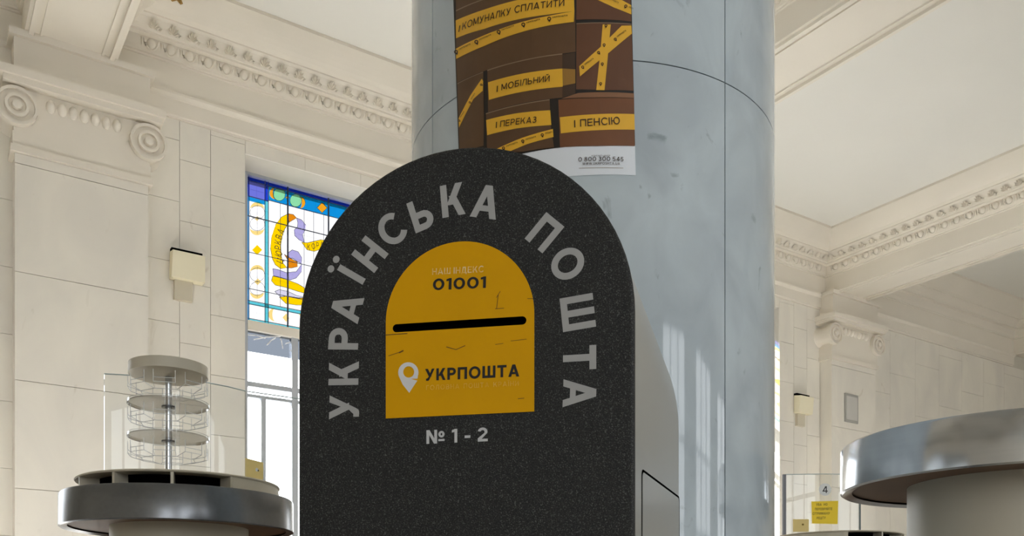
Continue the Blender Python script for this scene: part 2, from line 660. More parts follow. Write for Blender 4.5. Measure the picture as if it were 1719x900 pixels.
class Surf:
    """a flat (x, z) coordinate system lying on a real surface"""
    def __init__(s, from_px, to3d, cut=None): s.px, s.to3d, s.cut = from_px, to3d, cut

    def put(s, name, v, f, off, m, parent):
        bm = bmesh.new()
        vs = [bm.verts.new((q[0], q[1], q[2] if len(q) > 2 else 0)) for q in v]
        for q in f:
            try:
                bm.faces.new([vs[i] for i in q])
            except ValueError:
                pass
        if s.cut:
            xs = [q[0] for q in v]
            k = math.floor(min(xs) / s.cut) + 1
            while k * s.cut < max(xs):
                bmesh.ops.bisect_plane(bm, geom=bm.verts[:] + bm.edges[:] + bm.faces[:], dist=1e-6,
                                       plane_co=(k * s.cut, 0, 0), plane_no=(1, 0, 0))
                k += 1
        for q in bm.verts:
            q.co = s.to3d(q.co.x, q.co.y, off + q.co.z)
        bm.normal_update()
        ref = s.to3d(0, 1.5, 1.0) - s.to3d(0, 1.5, 0.0)
        for q in bm.faces:
            if q.normal.dot(ref) < 0:
                q.normal_flip()
        me = bpy.data.meshes.new(name)
        bm.to_mesh(me)
        bm.free()
        me.materials.append(m)
        o = bpy.data.objects.new(name, me)
        COL.objects.link(o)
        if parent:
            o.parent = parent
            o.matrix_parent_inverse = parent.matrix_basis.inverted()
        return o

    def poly(s, name, pxs, off, m, parent, holes=()):
        sp = [[s.px(*q) for q in pxs]] + [[s.px(*q) for q in h] for h in holes]
        v, f = flat_from_curve(sp)
        return s.put(name, v, f, off, m, parent)

    def text(s, name, txt, pl, pr, off, m, parent, cap=None, bold=0.15, spacing=1.0, skew=0.0):
        """baseline from pixel pl to pixel pr, stretched to fit; cap = letter height in pixels"""
        a, b = Vector(s.px(*pl)), Vector(s.px(*pr))
        v, f = text2d(txt, bold, spacing)
        x0, x1 = min(q[0] for q in v), max(q[0] for q in v)
        ex = (b - a) / (x1 - x0)
        w = ex.length
        if cap:
            c2 = Vector(s.px(pl[0], pl[1] - cap))
            hs = abs(c2.y - a.y)
        else:
            hs = w
        ey = Vector((-ex.y, ex.x)).normalized() * hs
        out = [(*(a + ex * (q[0] - x0) + ey * q[1]), q[2]) for q in v]
        return s.put(name, out, f, off, m, parent)

    def glyph(s, name, ch, c, ang, size, off, m, parent, bold=0.15, sx=1.0):
        """one letter centred on pixel c, turned by ang degrees, cap height in metres"""
        v, f = text2d(ch, bold)
        xs, ys = [q[0] for q in v], [q[1] for q in v]
        cx = (min(xs) + max(xs)) / 2
        cy = 0.5
        k = size
        ca, sa = cos(radians(ang)), sin(radians(ang))
        o = s.px(*c)
        out = []
        for x, y, l in v:
            x, y = (x - cx) * k * sx, (y - cy) * k
            out.append((o[0] + x * ca - y * sa, o[1] + x * sa + y * ca, l))
        return s.put(name, out, f, off, m, parent)


def circle_px(cx, cy, rx, ry=None, n=24):
    ry = ry or rx
    return [(cx + rx * cos(2 * pi * i / n), cy + ry * sin(2 * pi * i / n)) for i in range(n)]


# ================================================================== THE HALL
# floor and ceiling
floor = struct(MB().wbox(T0, T1, -0.5, PNAVE + 0.4, -0.2, 0).build('floor', M_FLOOR), 'polished stone floor of the hall')
ceiling = struct(MB().wbox(T0, T1, -0.5, PNAVE + 0.4, ZC, ZC + 0.2).build('ceiling', M_CEIL), 'flat cream ceiling between the beams')
BEAM_T = [(-0.47 + BAY * k, 0.19 + BAY * k) for k in range(-1, 4)]


def beam(t0, t1):
    b = MB().wbox(t0, t1, 0, PNAVE, ZS, ZC)
    o = b.build('beam', M_PLASTER, ceiling)
    for tt in (t0, t1):
        s = 1 if tt == t0 else -1
        MB().wbox(tt - 0.02, tt + 0.02, 0, PNAVE, ZS - 0.03, ZS + 0.02).build('beam_bead', M_PLASTER, o)
        MB().wbox(tt + s * 0.07, tt + s * 0.09, 0, PNAVE, ZS - 0.015, ZS + 0.02).build('beam_bead', M_PLASTER, o)


for a, b in BEAM_T:
    beam(a, b)
MB().wbox(T0, T1, 6.9, 7.75, ZS, ZC).build('beam', M_PLASTER, ceiling)
MB().wbox(T0, T1, 6.9 + 4.6, 7.75 + 4.6, ZS, ZC).build('beam', M_PLASTER, ceiling)


# window wall
def wall_with_openings(name, p0, p1, opens, z0, z1, m, label):
    b = MB()
    t = T0
    for a, c in sorted(opens):
        b.wbox(t, a, p0, p1, 0, ZC)
        b.wbox(a, c, p0, p1, 0, z0)
        b.wbox(a, c, p0, p1, z1, ZC)
        t = c
    b.wbox(t, T1, p0, p1, 0, ZC)
    return struct(b.build(name, m), label)


wall_left = wall_with_openings('wall_left', -0.62, -0.016, WIN_T, WZ0, WZ1, M_JOINT, 'cream marble wall with tall stained glass windows')
wall_right = wall_with_openings('wall_right', PNAVE, PNAVE + 0.4, BACK_T, WZ0, WZ1 + 0.3, M_PLASTER, 'cream plaster wall opposite the stained glass')
struct(MB().wbox(T0 - 0.3, T0, -0.5, PNAVE + 0.4, 0, ZC).build('wall_back', M_PLASTER), 'cream end wall of the hall')
struct(MB().wbox(T1, T1 + 0.3, -0.5, PNAVE + 0.4, 0, ZC).build('wall_front', M_PLASTER), 'cream end wall behind the viewer')

# marble tiles on the window wall
ZT = 5.66          # underside of the entablature


def tile(t0, t1, z0, z1, p=0.0, parent=None):
    g = 0.002
    return MB().wbox(t0 + g, t1 - g, p - 0.018, p, z0 + g, z1 - g).build('marble_tile', M_TILE, parent or wall_left)


def tile_strip(edges, zoff, rowh=0.60, z_lo=0.0, z_hi=ZT, p=0.0, parent=None):
    for i in range(len(edges) - 1):
        z = z_lo
        first = zoff[i % len(zoff)] * rowh
        while z < z_hi - 0.01:
            zn = min(z + (first if z == z_lo and first > 0.05 else rowh), z_hi)
            tile(edges[i], edges[i + 1], z, zn, p, parent)
            z = zn


WJ = WIN_T[1][1]
tile_strip([WJ, 9.76, 10.06, 10.42], (0.35, 0.80, 0.1))
tile_strip([0.31, 0.62, 0.93, WIN_T[0][0]], (0.1, 0.80, 0.35))
tile_strip([3.81, 4.2, 4.72, 4.75 + 1.1, 6.3, 6.86], (0.1, 0.6, 0.3, 0.8), 0.9)
tile_strip([11.5, 11.83, 12.16, 12.46], (0.5, 0.1, 0.8), 0.6)
tile_strip([-0.8 - 0.72 * k for k in range(9)][::-1], (0.5, 0.1, 0.8), 0.9)
for a, b in WIN_T:      # lintel slabs over the openings
    n = 4
    for k in range(n):
        tile(a + (b - a) * k / n, a + (b - a) * (k + 1) / n, WZ1, ZT)
        tile(a + (b - a) * k / n, a + (b - a) * (k + 1) / n, 0, WZ0)


# pilasters with scrolled capitals
def pilaster(t0, t1):
    d = 0.22
    root = MB().wbox(t0 + 0.004, t1 - 0.004, -0.01, d - 0.018, 0, 4.84).build('pilaster', M_TILE, wall_left)
    z = 0
    k = 0
    while z < 4.83:
        zn = min(z + 0.95, 4.84)
        MB().wbox(t0, t1, d - 0.018, d, z + 0.003, zn - 0.003).build('marble_tile', M_TILE, root)
        z = zn
    MB().wbox(t0 - 0.035, t1 + 0.035, -0.01, d + 0.035, 4.84, 4.90).wbox(t0 - 0.02, t1 + 0.02, -0.01, d + 0.02, 4.90, 5.02) \
        .build('necking', M_PLASTER, root)
    MB().wbox(t0 - 0.01, t1 + 0.01, -0.01, d + 0.02, 5.02, 5.40).build('capital_block', M_PLASTER, root)
    MB().wbox(t0 - 0.10, t1 + 0.10, -0.01, d + 0.12, 5.40, 5.45).wbox(t0 - 0.13, t1 + 0.13, -0.01, d + 0.15, 5.45, 5.52) \
        .build('abacus', M_PLASTER, root)
    # entablature breaking forward above the pilaster
    MB().wbox(t0 - 0.01, t1 + 0.01, -0.01, d + 0.03, 5.52, 5.84).wbox(t0 - 0.05, t1 + 0.05, -0.01, d + 0.07, 5.84, ZS) \
        .build('entablature_block', M_PLASTER, root)
    for tc in (t0 + 0.01, t1 - 0.01):
        zc, r = 5.22, 0.165
        seg = 24
        def ring(p, rr):
            return [W(tc + rr * cos(2 * pi * i / seg), p, zc + rr * sin(2 * pi * i / seg)) for i in range(seg)]
        v = MB().loft([ring(0, r), ring(0.06, r * 0.8), ring(0.16, r * 0.78), ring(d + 0.02, r), ring(d + 0.085, r),
                       ring(d + 0.085, r * 0.86), ring(d + 0.06, r * 0.84), ring(d + 0.06, r * 0.60), ring(d + 0.09, r * 0.58),
                       ring(d + 0.09, r * 0.44), ring(d + 0.065, r * 0.42), ring(d + 0.065, r * 0.26), ring(d + 0.1, r * 0.22),
                       ring(d + 0.105, r * 0.05)])
        v.build('volute', M_PLASTER, root, 50)
    n = 7
    for i in range(n):
        tc = t0 + 0.28 + (t1 - t0 - 0.56) * i / (n - 1)
        rings = []
        for j in range(5):
            ph = pi / 2 * j / 4.4
            rings.append([W(tc + 0.04 * cos(ph) * cos(2 * pi * k / 10), d + 0.02 + 0.05 * sin(ph), 5.31 + 0.06 * cos(ph) * sin(2 * pi * k / 10))
                          for k in range(10)])
        MB().loft(rings).build('egg_ornament', M_PLASTER, root, 60)


for k in (0, 1, 2):
    pilaster(-0.8 + BAY * k, 0.31 + BAY * k)

# cornices -----------------------------------------------------------------
E = EYE
PROF = [(-0.02, 4.96), (0.02, 4.96), (0.02, 4.975), (0.035, 4.985), (0.035, 5.13), (0.055, 5.14), (0.075, 5.165), (0.075, 5.185),
        (0.05, 5.20), (0.05, 5.455), (0.065, 5.46), (0.065, 5.475), (0.08, 5.48), (0.085, 5.495), (0.10, 5.52), (0.125, 5.60),
        (0.18, 5.605), (0.18, 5.625), (0.19, 5.63), (0.205, 5.67), (0.245, 5.72), (0.275, 5.735), (0.275, 5.75)]
for i in range(7):
    a = i / 6
    PROF.append((0.285 + 0.215 * a, 5.755 + 0.212 * a ** 1.35))
PROF += [(0.505, 5.967), (0.505, 6.02), (-0.02, 6.02)]


def run(name, label, f0, f1, prof):
    """sweep the profile; f(p, z) gives the points of the two ends"""
    b = MB()
    b.loft([[f0(p, h + E) for p, h in prof], [f1(p, h + E) for p, h in prof]])
    return struct(b.build(name, M_PLASTER), label)


EGG = LEAF = None


def ornament_meshes():
    """small carved egg with its husk and dart, and a leaf; local x along the run, y out, z up"""
    global EGG, LEAF
    b = MB()
    rings = []
    for j in range(5):
        ph = pi / 2 * j / 4.5
        rings.append([Vector((0.043 * cos(ph) * cos(2 * pi * k / 10), 0.04 * sin(ph), 0.05 * cos(ph) * sin(2 * pi * k / 10)))
                      for k in range(10)])
    b.loft(rings)
    arc = [Vector((0.062 * cos(a), 0.012, 0.03 - 0.085 * sin(a))) for a in [pi * i / 8 for i in range(9)]]
    b.tube(arc, 0.011, 5)
    b.add([(0.072, 0, 0.05), (0.1, 0, 0.05), (0.086, 0, -0.06), (0.086, 0.03, 0.02)], [(0, 1, 3), (1, 2, 3), (2, 0, 3)])
    EGG = bpy.data.meshes.new('egg_ornament')
    LEAF = bpy.data.meshes.new('leaf_ornament')
    for me, mb in ((EGG, b), (LEAF, leaf_mb())):
        me.from_pydata([tuple(v) for v in mb.v], [], mb.f)
        me.materials.append(M_PLASTER)
        for p in me.polygons:
            p.use_smooth = True
        me.set_sharp_from_angle(angle=radians(40))


def leaf_mb():
    b = MB()
    for s in (-1, 1):
        for k, (a0, ln) in enumerate(((8, 0.085), (34, 0.075), (62, 0.06))):
            a = radians(a0) * s
            tip = Vector((sin(a) * ln, 0.02, cos(a) * ln - 0.03))
            bs = Vector((0, 0.0, -0.045))
            sd = Vector((cos(a), 0, -sin(a))) * 0.016
            mid = (tip + bs) / 2
            b.add([bs, mid + sd, tip + Vector((0, 0.012, 0)), mid - sd, mid + Vector((0, 0.03, 0))],
                  [(0, 1, 4), (1, 2, 4), (2, 3, 4), (3, 0, 4)])
    b.tube([(-0.03, 0.012, -0.04), (-0.05, 0.02, -0.01), (-0.07, 0.02, -0.02), (-0.06, 0.015, -0.04)], 0.008, 4)
    return b


ornament_meshes()


def ornaments(parent, start, end, ez, step, out):
    """eggs and leaves along a run from start to end; out = horizontal direction out of the moulding"""
    d = (end - start)
    L = d.length
    d.normalize()
    o3 = Vector(out).normalized()
    n = int(L / step)
    for i in range(n):
        base = start + d * (step * (i + 0.5))
        for me, dp, h, tilt in ((EGG, 0.104, 5.555, 0.3), (LEAF, 0.215, 5.685, 0.75)):
            o = bpy.data.objects.new(me.name, me)
            x = d
            y = (o3 * cos(tilt) - Vector((0, 0, 1)) * sin(tilt))
            z = x.cross(y)
            if z.z < 0:
                x = -x
                z = -z
            m = Matrix((x, y, z)).transposed().to_4x4()
            m.translation = base + o3 * dp + Vector((0, 0, h + E))
            o.matrix_world = m
            COL.objects.link(o)
            o.parent = parent


STEP = 0.178
BEAM_LABEL = {(0, 0): 'plain beam cornice at the end wall', (0, 1): 'beam cornice beyond the far pilaster',
              (1, 0): 'carved cornice along the far beam, right of the column', (1, 1): 'back cornice of the beam that passes behind the column',
              (2, 0): 'carved cornice on the nearer beam at the top right', (2, 1): 'beam cornice at the top left above the near pilaster',
              (3, 0): 'beam cornice on the near side of the left beam', (3, 1): 'beam cornice at the near end of the hall'}
tn = 1
for k in (0, 1, 2):
    a = BEAM_T[k][1] if k else T0
for k in range(4):
    ta, tb = BEAM_T[k][1], BEAM_T[k + 1][0]
    lab = {0: 'carved cream cornice beyond the right pilaster', 1: 'carved cream cornice at the far end of the window wall',
           2: 'carved cream cornice with eggs and leaves above the stained glass', 3: 'carved cream cornice at the near end of the wall'}[k]
    c = run('trim_%d' % tn, lab, lambda p, z: W(ta, p, z), lambda p, z: W(tb, p, z), PROF)
    tn += 1
    if k in (1, 2):
        ornaments(c, W(ta + 0.2, 0, 0), W(tb - 0.2, 0, 0), 0, STEP, (nA[0], nA[1], 0))
    hp = [q for q in PROF if q[1] >= 5.2]
    hp = [(-0.02, 5.2)] + hp
    # along the two beam faces that bound this bay: p counts from the beam face
    c1 = run('trim_%d' % tn, BEAM_LABEL[(k, 0)],
             lambda p, z: W(ta + p, 0, z), lambda p, z: W(ta + p, 6.9, z), hp)
    c2 = run('trim_%d' % (tn + 1), BEAM_LABEL[(k, 1)],
             lambda p, z: W(tb - p, 0, z), lambda p, z: W(tb - p, 6.9, z), hp)
    tn += 2
    if k == 1:
        ornaments(c1, W(ta, 0.2, 0), W(ta, 6.8, 0), 0, STEP, (-dA[0], -dA[1], 0))
    if k == 2:
        ornaments(c1, W(ta, 0.2, 0), W(ta, 6.8, 0), 0, STEP, (-dA[0], -dA[1], 0))

# ================================================================== stained glass windows
PG = -0.40        # plane of the glazing


def gz(cx, cy):
    """point read off the stained glass (3x enlargement from pixel 400, 270) -> (t, z) on the glazing"""
    return wall_tz(400 + cx / 3.0, 270 + cy / 3.0, PG)


win1 = struct(empty('window_1', W(8.135, PG, WZ0)), 'tall window with stained glass above white lower panes')
GL = gz(40, 400)[0]                 # left edge of the glass
GR = 2 * (6.86 + 9.41) / 2 - GL      # mirrored right edge
GM = (GL + GR) / 2
GZ1, GZ0 = gz(40, 78)[1], gz(40, 808)[1]


def pane(name, pts, m, p, th=0.004, parent=None, mirror=True, holes=()):
    v, f = flat_from_curve([pts] + list(holes))
    for mir in ((False, True) if mirror else (False,)):
        n = len(v)
        vv = [W((2 * GM - t if mir else t), p, z) for t, z in v] + [W((2 * GM - t if mir else t), p - th, z) for t, z in v]
        ff = [q for q in f] + [tuple(i + n for i in reversed(q)) for q in f]
        k = len(pts)
        # side walls
        bm_edges = {}
        for q in f:
            for i in range(len(q)):
                e = (q[i], q[(i + 1) % len(q)])
                if (e[1], e[0]) in bm_edges:
                    del bm_edges[(e[1], e[0])]
                else:
                    bm_edges[e] = 1
        ff += [(a, b, b + n, a + n) for a, b in bm_edges]
        mesh_obj(name, vv, ff, m, parent or win1)


def G(pts): return [gz(*q) for q in pts]


def came(pts, r, p=PG + 0.012, mirror=True, clip=None):
    for mir in ((False, True) if mirror else (False,)):
        q = [W((2 * GM - t if mir else t), p, z) for t, z in pts]
        MB().tube(q, r, 5).build('lead_came', M_LEAD, win1)


def rect(t0, t1, z0, z1): return [(t0, z0), (t1, z0), (t1, z1), (t0, z1)]


# metric layout taken from the picture
tB = gz(52, 400)[0]; tC = gz(133, 400)[0]; tD = gz(150, 400)[0]
zB = gz(40, 98)[1]; zC1 = gz(52, 180)[1]; zC2 = gz(52, 200)[1]
zb0 = gz(52, 795)[1]; zb1 = gz(52, 722)[1]; zb2 = gz(52, 705)[1]
g_white = tint_glass('glass_white', (252, 252, 255), 1.15)
g_blue = tint_glass('glass_deep_blue', (30, 62, 205), 1.0)
g_sky = tint_glass('glass_sky_blue', (20, 150, 222), 1.0)
g_cyan = tint_glass('glass_cyan', (95, 205, 222), 1.0)
g_pale = tint_glass('glass_pale_cyan', (205, 242, 246), 1.0)
g_viol = tint_glass('glass_violet', (112, 118, 222), 1.0)
# the panes laid over the white ground carry a correction for the white glass behind them
def over(name, rgb): return tint_glass(name, rgb, SKY * 2 ** SC.view_settings.exposure / 1.15)
o_yel = over('glass_yellow', (255, 214, 0)); o_or = over('glass_orange', (243, 165, 30)); o_gold = over('glass_pale_gold', (250, 224, 140))
o_lil = over('glass_lilac', (176, 172, 226)); o_gr = over('glass_green', (140, 222, 170)); o_dor = over('glass_amber', (226, 138, 20))
o_lv = over('glass_pale_lilac', (214, 214, 236))
o_ink = mat('glass_lettering', (90, 70, 10), 0.6, var=0.1)

# outer blue border, broken into short bars
def bar_run(horizontal, a, b, c0, c1, n, m):
    for i in range(n):
        x0, x1 = a + (b - a) * i / n, a + (b - a) * (i + 1) / n
        pts = rect(x0, x1, c0, c1) if horizontal else rect(c0, c1, x0, x1)
        pane('glass_pane', pts, m, PG)


bar_run(False, GZ0, zC1, GL, tB, 7, tint_glass('glass_border_blue', (36, 150, 228)))
bar_run(False, zC1, GZ1, GL, tB, 2, g_blue)
bar_run(True, tB, GM, zB, GZ1, 6, g_blue)
bar_run(True, tB, GM, GZ0, zb0, 6, g_cyan)
# corner squares 2 x 2
for (za, zb_, m) in ((zC1, zB, g_viol), (zb0, zb1, g_white)):
    for i in range(2):
        for j in range(2):
            t_a, t_b = tB + (tC - tB) * i / 2, tB + (tC - tB) * (i + 1) / 2
            z_a, z_b = za + (zb_ - za) * j / 2, za + (zb_ - za) * (j + 1) / 2
            pane('glass_pane', rect(t_a, t_b, z_a, z_b), m, PG)
# left column with crescents and diamonds
bar_run(False, zb2, zC1, tC, tD, 10, g_cyan)
bar_run(True, tB, tD, zb1, zb2, 2, g_cyan)
bar_run(True, tB, tC, zC2, zC1, 1, g_sky)
for k in range(4):
    pane('glass_pane', rect(tB, tC, zb2 + (zC2 - zb2) * k / 4, zb2 + (zC2 - zb2) * (k + 1) / 4), g_white, PG)
bar_run(False, zb0, zb2, tC, tD, 2, g_cyan)
bar_run(False, zC1, zB, tC, tD, 2, g_blue)
# top band
zT0 = gz(150, 200)[1]
bar_run(True, tD, GM, zT0, zB, 5, g_white)
# bottom band
bar_run(True, tD, GM, zb0, zb1, 5, g_white)
bar_run(True, tD, GM, zb1, zb2, 5, g_cyan)
# ground of white panes
NV = 4
for i in range(NV):
    for j in range(4):
        pane('glass_pane', rect(tD + (GM - tD) * i / NV, tD + (GM - tD) * (i + 1) / NV,
                                zb2 + (zT0 - zb2) * j / 4, zb2 + (zT0 - zb2) * (j + 1) / 4), g_white, PG)


def crescent(cx, cy, r, up=True, horizontal=False):
    """crescent in the enlargement's pixels"""
    n = 12
    s = 1 if up else -1
    out = [(r * cos(pi * i / n), -s * r * sin(pi * i / n)) for i in range(n + 1)]
    inn = [(r * cos(pi * i / n), -s * r * 0.42 * sin(pi * i / n)) for i in range(n, -1, -1)][1:-1]
    pts = out + inn
    if horizontal:
        pts = [(y, x) for x, y in pts]
    return G([(cx + x, cy + y) for x, y in pts])


PO = PG + 0.008
for cy, up, m in ((245, True, o_gold), (340, False, o_gold), (562, True, o_gold), (660, False, o_gold)):
    pane('glass_ornament', crescent(94, cy, 36, up), m, PO)
for cx, cy, r, m in ((94, 450, 25, o_yel), (97, 610, 17, o_gold), (94, 292, 12, o_gold)):
    pane('glass_ornament', G([(cx - r, cy), (cx, cy - r), (cx + r, cy), (cx, cy + r)]), m, PO)
# ornaments of the top band: round green pieces, orange crescents and diamonds
o_sky = over('glass_band_blue', (16, 146, 222))
amber = over('glass_band_amber', (240, 166, 34))
disc_l, disc_r = G(circle_px(205, 172, 30, 32, 18)), G(circle_px(288, 202, 30, 32, 18))
dias = [G([(cx - r, cy), (cx, cy - r), (cx + r, cy), (cx, cy + r)]) for cx, cy, r in ((246, 187, 10), (420, 238, 26))]
cr_l, cr_r = crescent(186, 165, 30, True, True), crescent(306, 212, 30, False, True)
pane('glass_pane', rect(GM, tD, zT0, zB), o_sky, PO, holes=[disc_l, disc_r, cr_l, cr_r] + dias)
for q in (disc_l, disc_r):
    pane('glass_ornament', q, o_gr, PO)
for q in dias + [cr_l, cr_r]:
    pane('glass_ornament', q, amber, PO + 0.006)
for q in (disc_l, disc_r, dias[0], dias[1]):
    came(q + [q[0]], 0.0025, PO + 0.004)
# bottom band
for cx, cy, up in ((185, 775, True), (300, 805, False)):
    pane('glass_ornament', crescent(cx, cy, 34, up, True), o_gold, PO)
pane('glass_ornament', G([(222, 790), (240, 770), (256, 795), (240, 812)]), o_gold, PO)
# the scrolling ribbon
RIB = [
    (o_yel, [(250, 268), (215, 285), (185, 325), (165, 385), (160, 440), (170, 495), (185, 525), (212, 545), (243, 540), (222, 515),
             (215, 480), (212, 430), (218, 385), (232, 345), (255, 310), (247, 290)]),
    (o_dor, [(250, 268), (247, 290), (255, 312), (270, 302), (292, 290), (275, 272)]),
    (o_lil, [(292, 290), (318, 300), (338, 325), (334, 352), (322, 372), (330, 412), (305, 400), (282, 378), (280, 350), (296, 335), (298, 312)]),
    (o_yel, [(318, 412), (345, 415), (375, 408), (412, 400), (440, 402), (440, 440), (410, 448), (380, 458), (345, 450), (332, 432)]),
    (o_lil, [(245, 468), (270, 450), (300, 460), (318, 490), (316, 520), (296, 510), (275, 495), (255, 490)]),
    (o_dor, [(230, 472), (255, 490), (296, 512), (296, 535), (265, 542), (243, 540), (250, 505)]),
    (o_lil, [(172, 545), (200, 550), (240, 565), (290, 560), (318, 522), (316, 560), (290, 592), (260, 602), (215, 590), (175, 580)]),
    (o_yel, [(172, 582), (215, 592), (255, 605), (300, 622), (345, 650), (345, 672), (300, 660), (240, 640), (185, 628), (165, 605)]),
    (o_lv, [(182, 660), (205, 650), (250, 660), (292, 680), (345, 690), (300, 692), (240, 682), (212, 688)]),
    (o_yel, [(205, 688), (240, 684), (300, 694), (345, 692), (345, 728), (290, 728), (238, 720)]),
]
for m, pts in RIB:
    pane('glass_ribbon', G(pts), m, PO)
    came(G(pts) + [gz(*pts[0])], 0.0026, PO + 0.003)
# lead lines
for tt in (tB, tC, tD):
    came([(tt, GZ0), (tt, GZ1)], 0.004)
for zz, a, b in ((zb0, GL, GM), (zb1, GL, GM), (zb2, GL, GM), (zC1, GL, tD), (zB, GL, GM), (zT0, tD, GM)):
    came([(a, zz), (b, zz)], 0.004)
came([(GL, GZ0), (GL, GZ1)], 0.006)
for xx, r in ((247, 0.010), (452, 0.010), (210, 0.0025), (330, 0.0025), (378, 0.0025), (428, 0.0025)):
    tt = gz(xx, 330)[0]
    came([(tt, GZ0), (tt, GZ1)] if r > 0.005 else [(tt, zb2), (tt, zT0)], r)
for yy, r in ((280, 0.006), (462, 0.004), (645, 0.004)):
    zz = gz(52, yy)[1]
    came([(GL, zz), (GM, zz)], r)
for cy in (245, 292, 340, 562, 610, 660):
    came([gz(94, cy - 30), gz(94, cy + 30)], 0.002)
for cy in (262, 320, 575, 645):
    came(G(circle_px(94, cy, 37, 34, 18)) + [gz(131, cy)], 0.0022, PO + 0.003)
# words painted on the ribbon
surf_g = Surf(lambda x, y: (-gz(x, y)[0], gz(x, y)[1]), lambda x, z, off: W(-x, PO + 0.003 + off, z))
for ch, c, ang in (('Ц', (208, 505), 75), ('Ю', (202, 470), 80), ('Р', (198, 440), 84), ('К', (198, 412), 82), ('В', (203, 385), 78), ('А', (212, 358), 70)):
    surf_g.glyph('lettering', ch, c, ang, 0.075, 0.001, o_ink, win1, 0.12, 0.75)
for ch, c, ang in (('К', (352, 436), -2), ('О', (376, 432), 4), ('Р', (398, 427), 8), ('А', (420, 422), 8)):
    surf_g.glyph('lettering', ch, c, ang, 0.06, 0.001, o_ink, win1, 0.12, 0.75)

# frame and lower panes
fr = MB()
fr.wbox(GR - 0.10, GL + 0.10, PG - 0.06, PG + 0.05, GZ1, WZ1 + 0.02)
fr.wbox(GL, GL + 0.12, PG - 0.06, PG + 0.05, WZ0, GZ1)
fr.wbox(GR - 0.12, GR, PG - 0.06, PG + 0.05, WZ0, GZ1)
fr.build('window_frame', M_FRAME, win1)
zt = GZ0
MB().wbox(GR, GL, PG - 0.05, PG + 0.06, zt - 0.10, zt).build('transom', M_PLASTER, win1)
zl = lambda y: wall_tz(415, y, PG)[1]
tm = [wall_t(441, PG)[0], wall_t(493, PG)[0]]
tm += [tm[1] - 0.62, tm[1] - 1.2]
for y0, y1 in ((641, 649), (662, 667)):
    MB().wbox(GR, GL, PG - 0.03, PG + 0.03, zl(y1), zl(y0)).build('transom', M_FRAME, win1)
MB().wbox(tm[0] - 0.025, tm[0] + 0.025, PG - 0.03, PG + 0.03, WZ0, zl(667)).build('mullion', M_FRAME, win1)
for t_ in tm[1:]:
    MB().wbox(t_ - 0.035, t_ + 0.035, PG - 0.04, PG + 0.04, WZ0, zt - 0.10).build('mullion', M_FRAME, win1)
g_film = tint_glass('glass_grey_film', (150, 160, 174))
g_low = tint_glass('glass_lower_white', (255, 255, 255), 5.0)
pane('film_strip', rect(GR, GL, zl(590), zt - 0.10), g_film, PG + 0.01, mirror=False)
low_edges = [GL] + tm[1:] + [GR]
for i in range(len(low_edges) - 1):
    pane('glass_pane', rect(low_edges[i + 1], low_edges[i], WZ0, zl(590)), g_low, PG, mirror=False)
    # pale scratches on the film
for cx0, cy0, cx1, cy1 in ((415, 563, 445, 569), (425, 571, 470, 566), (447, 580, 462, 568), (470, 569, 474, 586), (478, 578, 496, 576), (486, 590, 497, 586)):
    a, b = wall_tz(cx0, cy0, PG), wall_tz(cx1, cy1, PG)
    MB().tube([W(a[0], PG + 0.018, a[1]), W((a[0] + b[0]) / 2, PG + 0.018, (a[1] + b[1]) / 2 + 0.012), W(b[0], PG + 0.018, b[1])], 0.006, 5) \
        .build('frost_streak', M_WHITE, win1)
MB().wbox(WIN_T[1][0], WIN_T[1][1], -0.6, 0.06, WZ0 - 0.05, WZ0).build('window_sill', M_TILE, win1)
dW = W(0, 0, 0) - W(BAY, 0, 0)
win2 = copy_tree(win1, None, dW)
win2.name = 'window_2'
win9 = copy_tree(win1, None, -dW)
win9.name = 'window_8'
struct(win9, 'tall stained glass window beyond the near pilaster')
struct(win2, 'tall window at the far end of the wall, mostly behind the column')

# windows of the opposite wall (behind the viewer, seen only as reflections)
for i, (a, b) in enumerate(BACK_T):
    w = struct(empty('window_%d' % (i + 3), W((a + b) / 2, PNAVE + 0.1, WZ0)), 'tall clear window in the opposite wall, %s' %
               ('first', 'second', 'third', 'fourth', 'fifth')[i])
    f_ = MB()
    p0, p1 = PNAVE + 0.05, PNAVE + 0.15
    f_.wbox(a, a + 0.1, p0, p1, WZ0, WZ1 + 0.3).wbox(b - 0.1, b, p0, p1, WZ0, WZ1 + 0.3)
    f_.wbox(a, b, p0, p1, WZ0, WZ0 + 0.1).wbox(a, b, p0, p1, WZ1 + 0.2, WZ1 + 0.3)
    f_.build('window_frame', M_FRAME, w)
    for k in (1, 2):
        x = a + (b - a) * k / 3
        MB().wbox(x - 0.06, x + 0.06, p0, p1, WZ0, WZ1 + 0.3).build('mullion', M_FRAME, w)
    for z in (2.4, 3.9):
        MB().wbox(a, b, p0, p1, z - 0.05, z + 0.05).build('transom', M_FRAME, w)

# ================================================================== column
CY = 2.581
CX = 0.2198
CR = 0.5
col = tag(empty('column', (CX, CY, 0)), 'round grey marble column behind the black mailbox', 'column')


def cyl_hit(px):
    u = U(px)
    # (uY-CX)^2 + (Y-CY)^2 = R^2
    a_, b_, c_ = u * u + 1, -2 * (u * CX + CY), CX * CX + CY * CY - CR * CR
    d_ = max(b_ * b_ - 4 * a_ * c_, 0)
    Y = (-b_ - sqrt(d_)) / (2 * a_)
    return atan2(u * Y - CX, -(Y - CY)), Y       # angle: 0 faces -y, positive to the right


def cyl_px(px, py):
    th, Y = cyl_hit(px)
    return th * CR, EYE + V(py) * Y


def cyl3(x, z, off):
    th = x / CR
    return Vector((CX + (CR + off) * sin(th), CY - (CR + off) * cos(th), z))


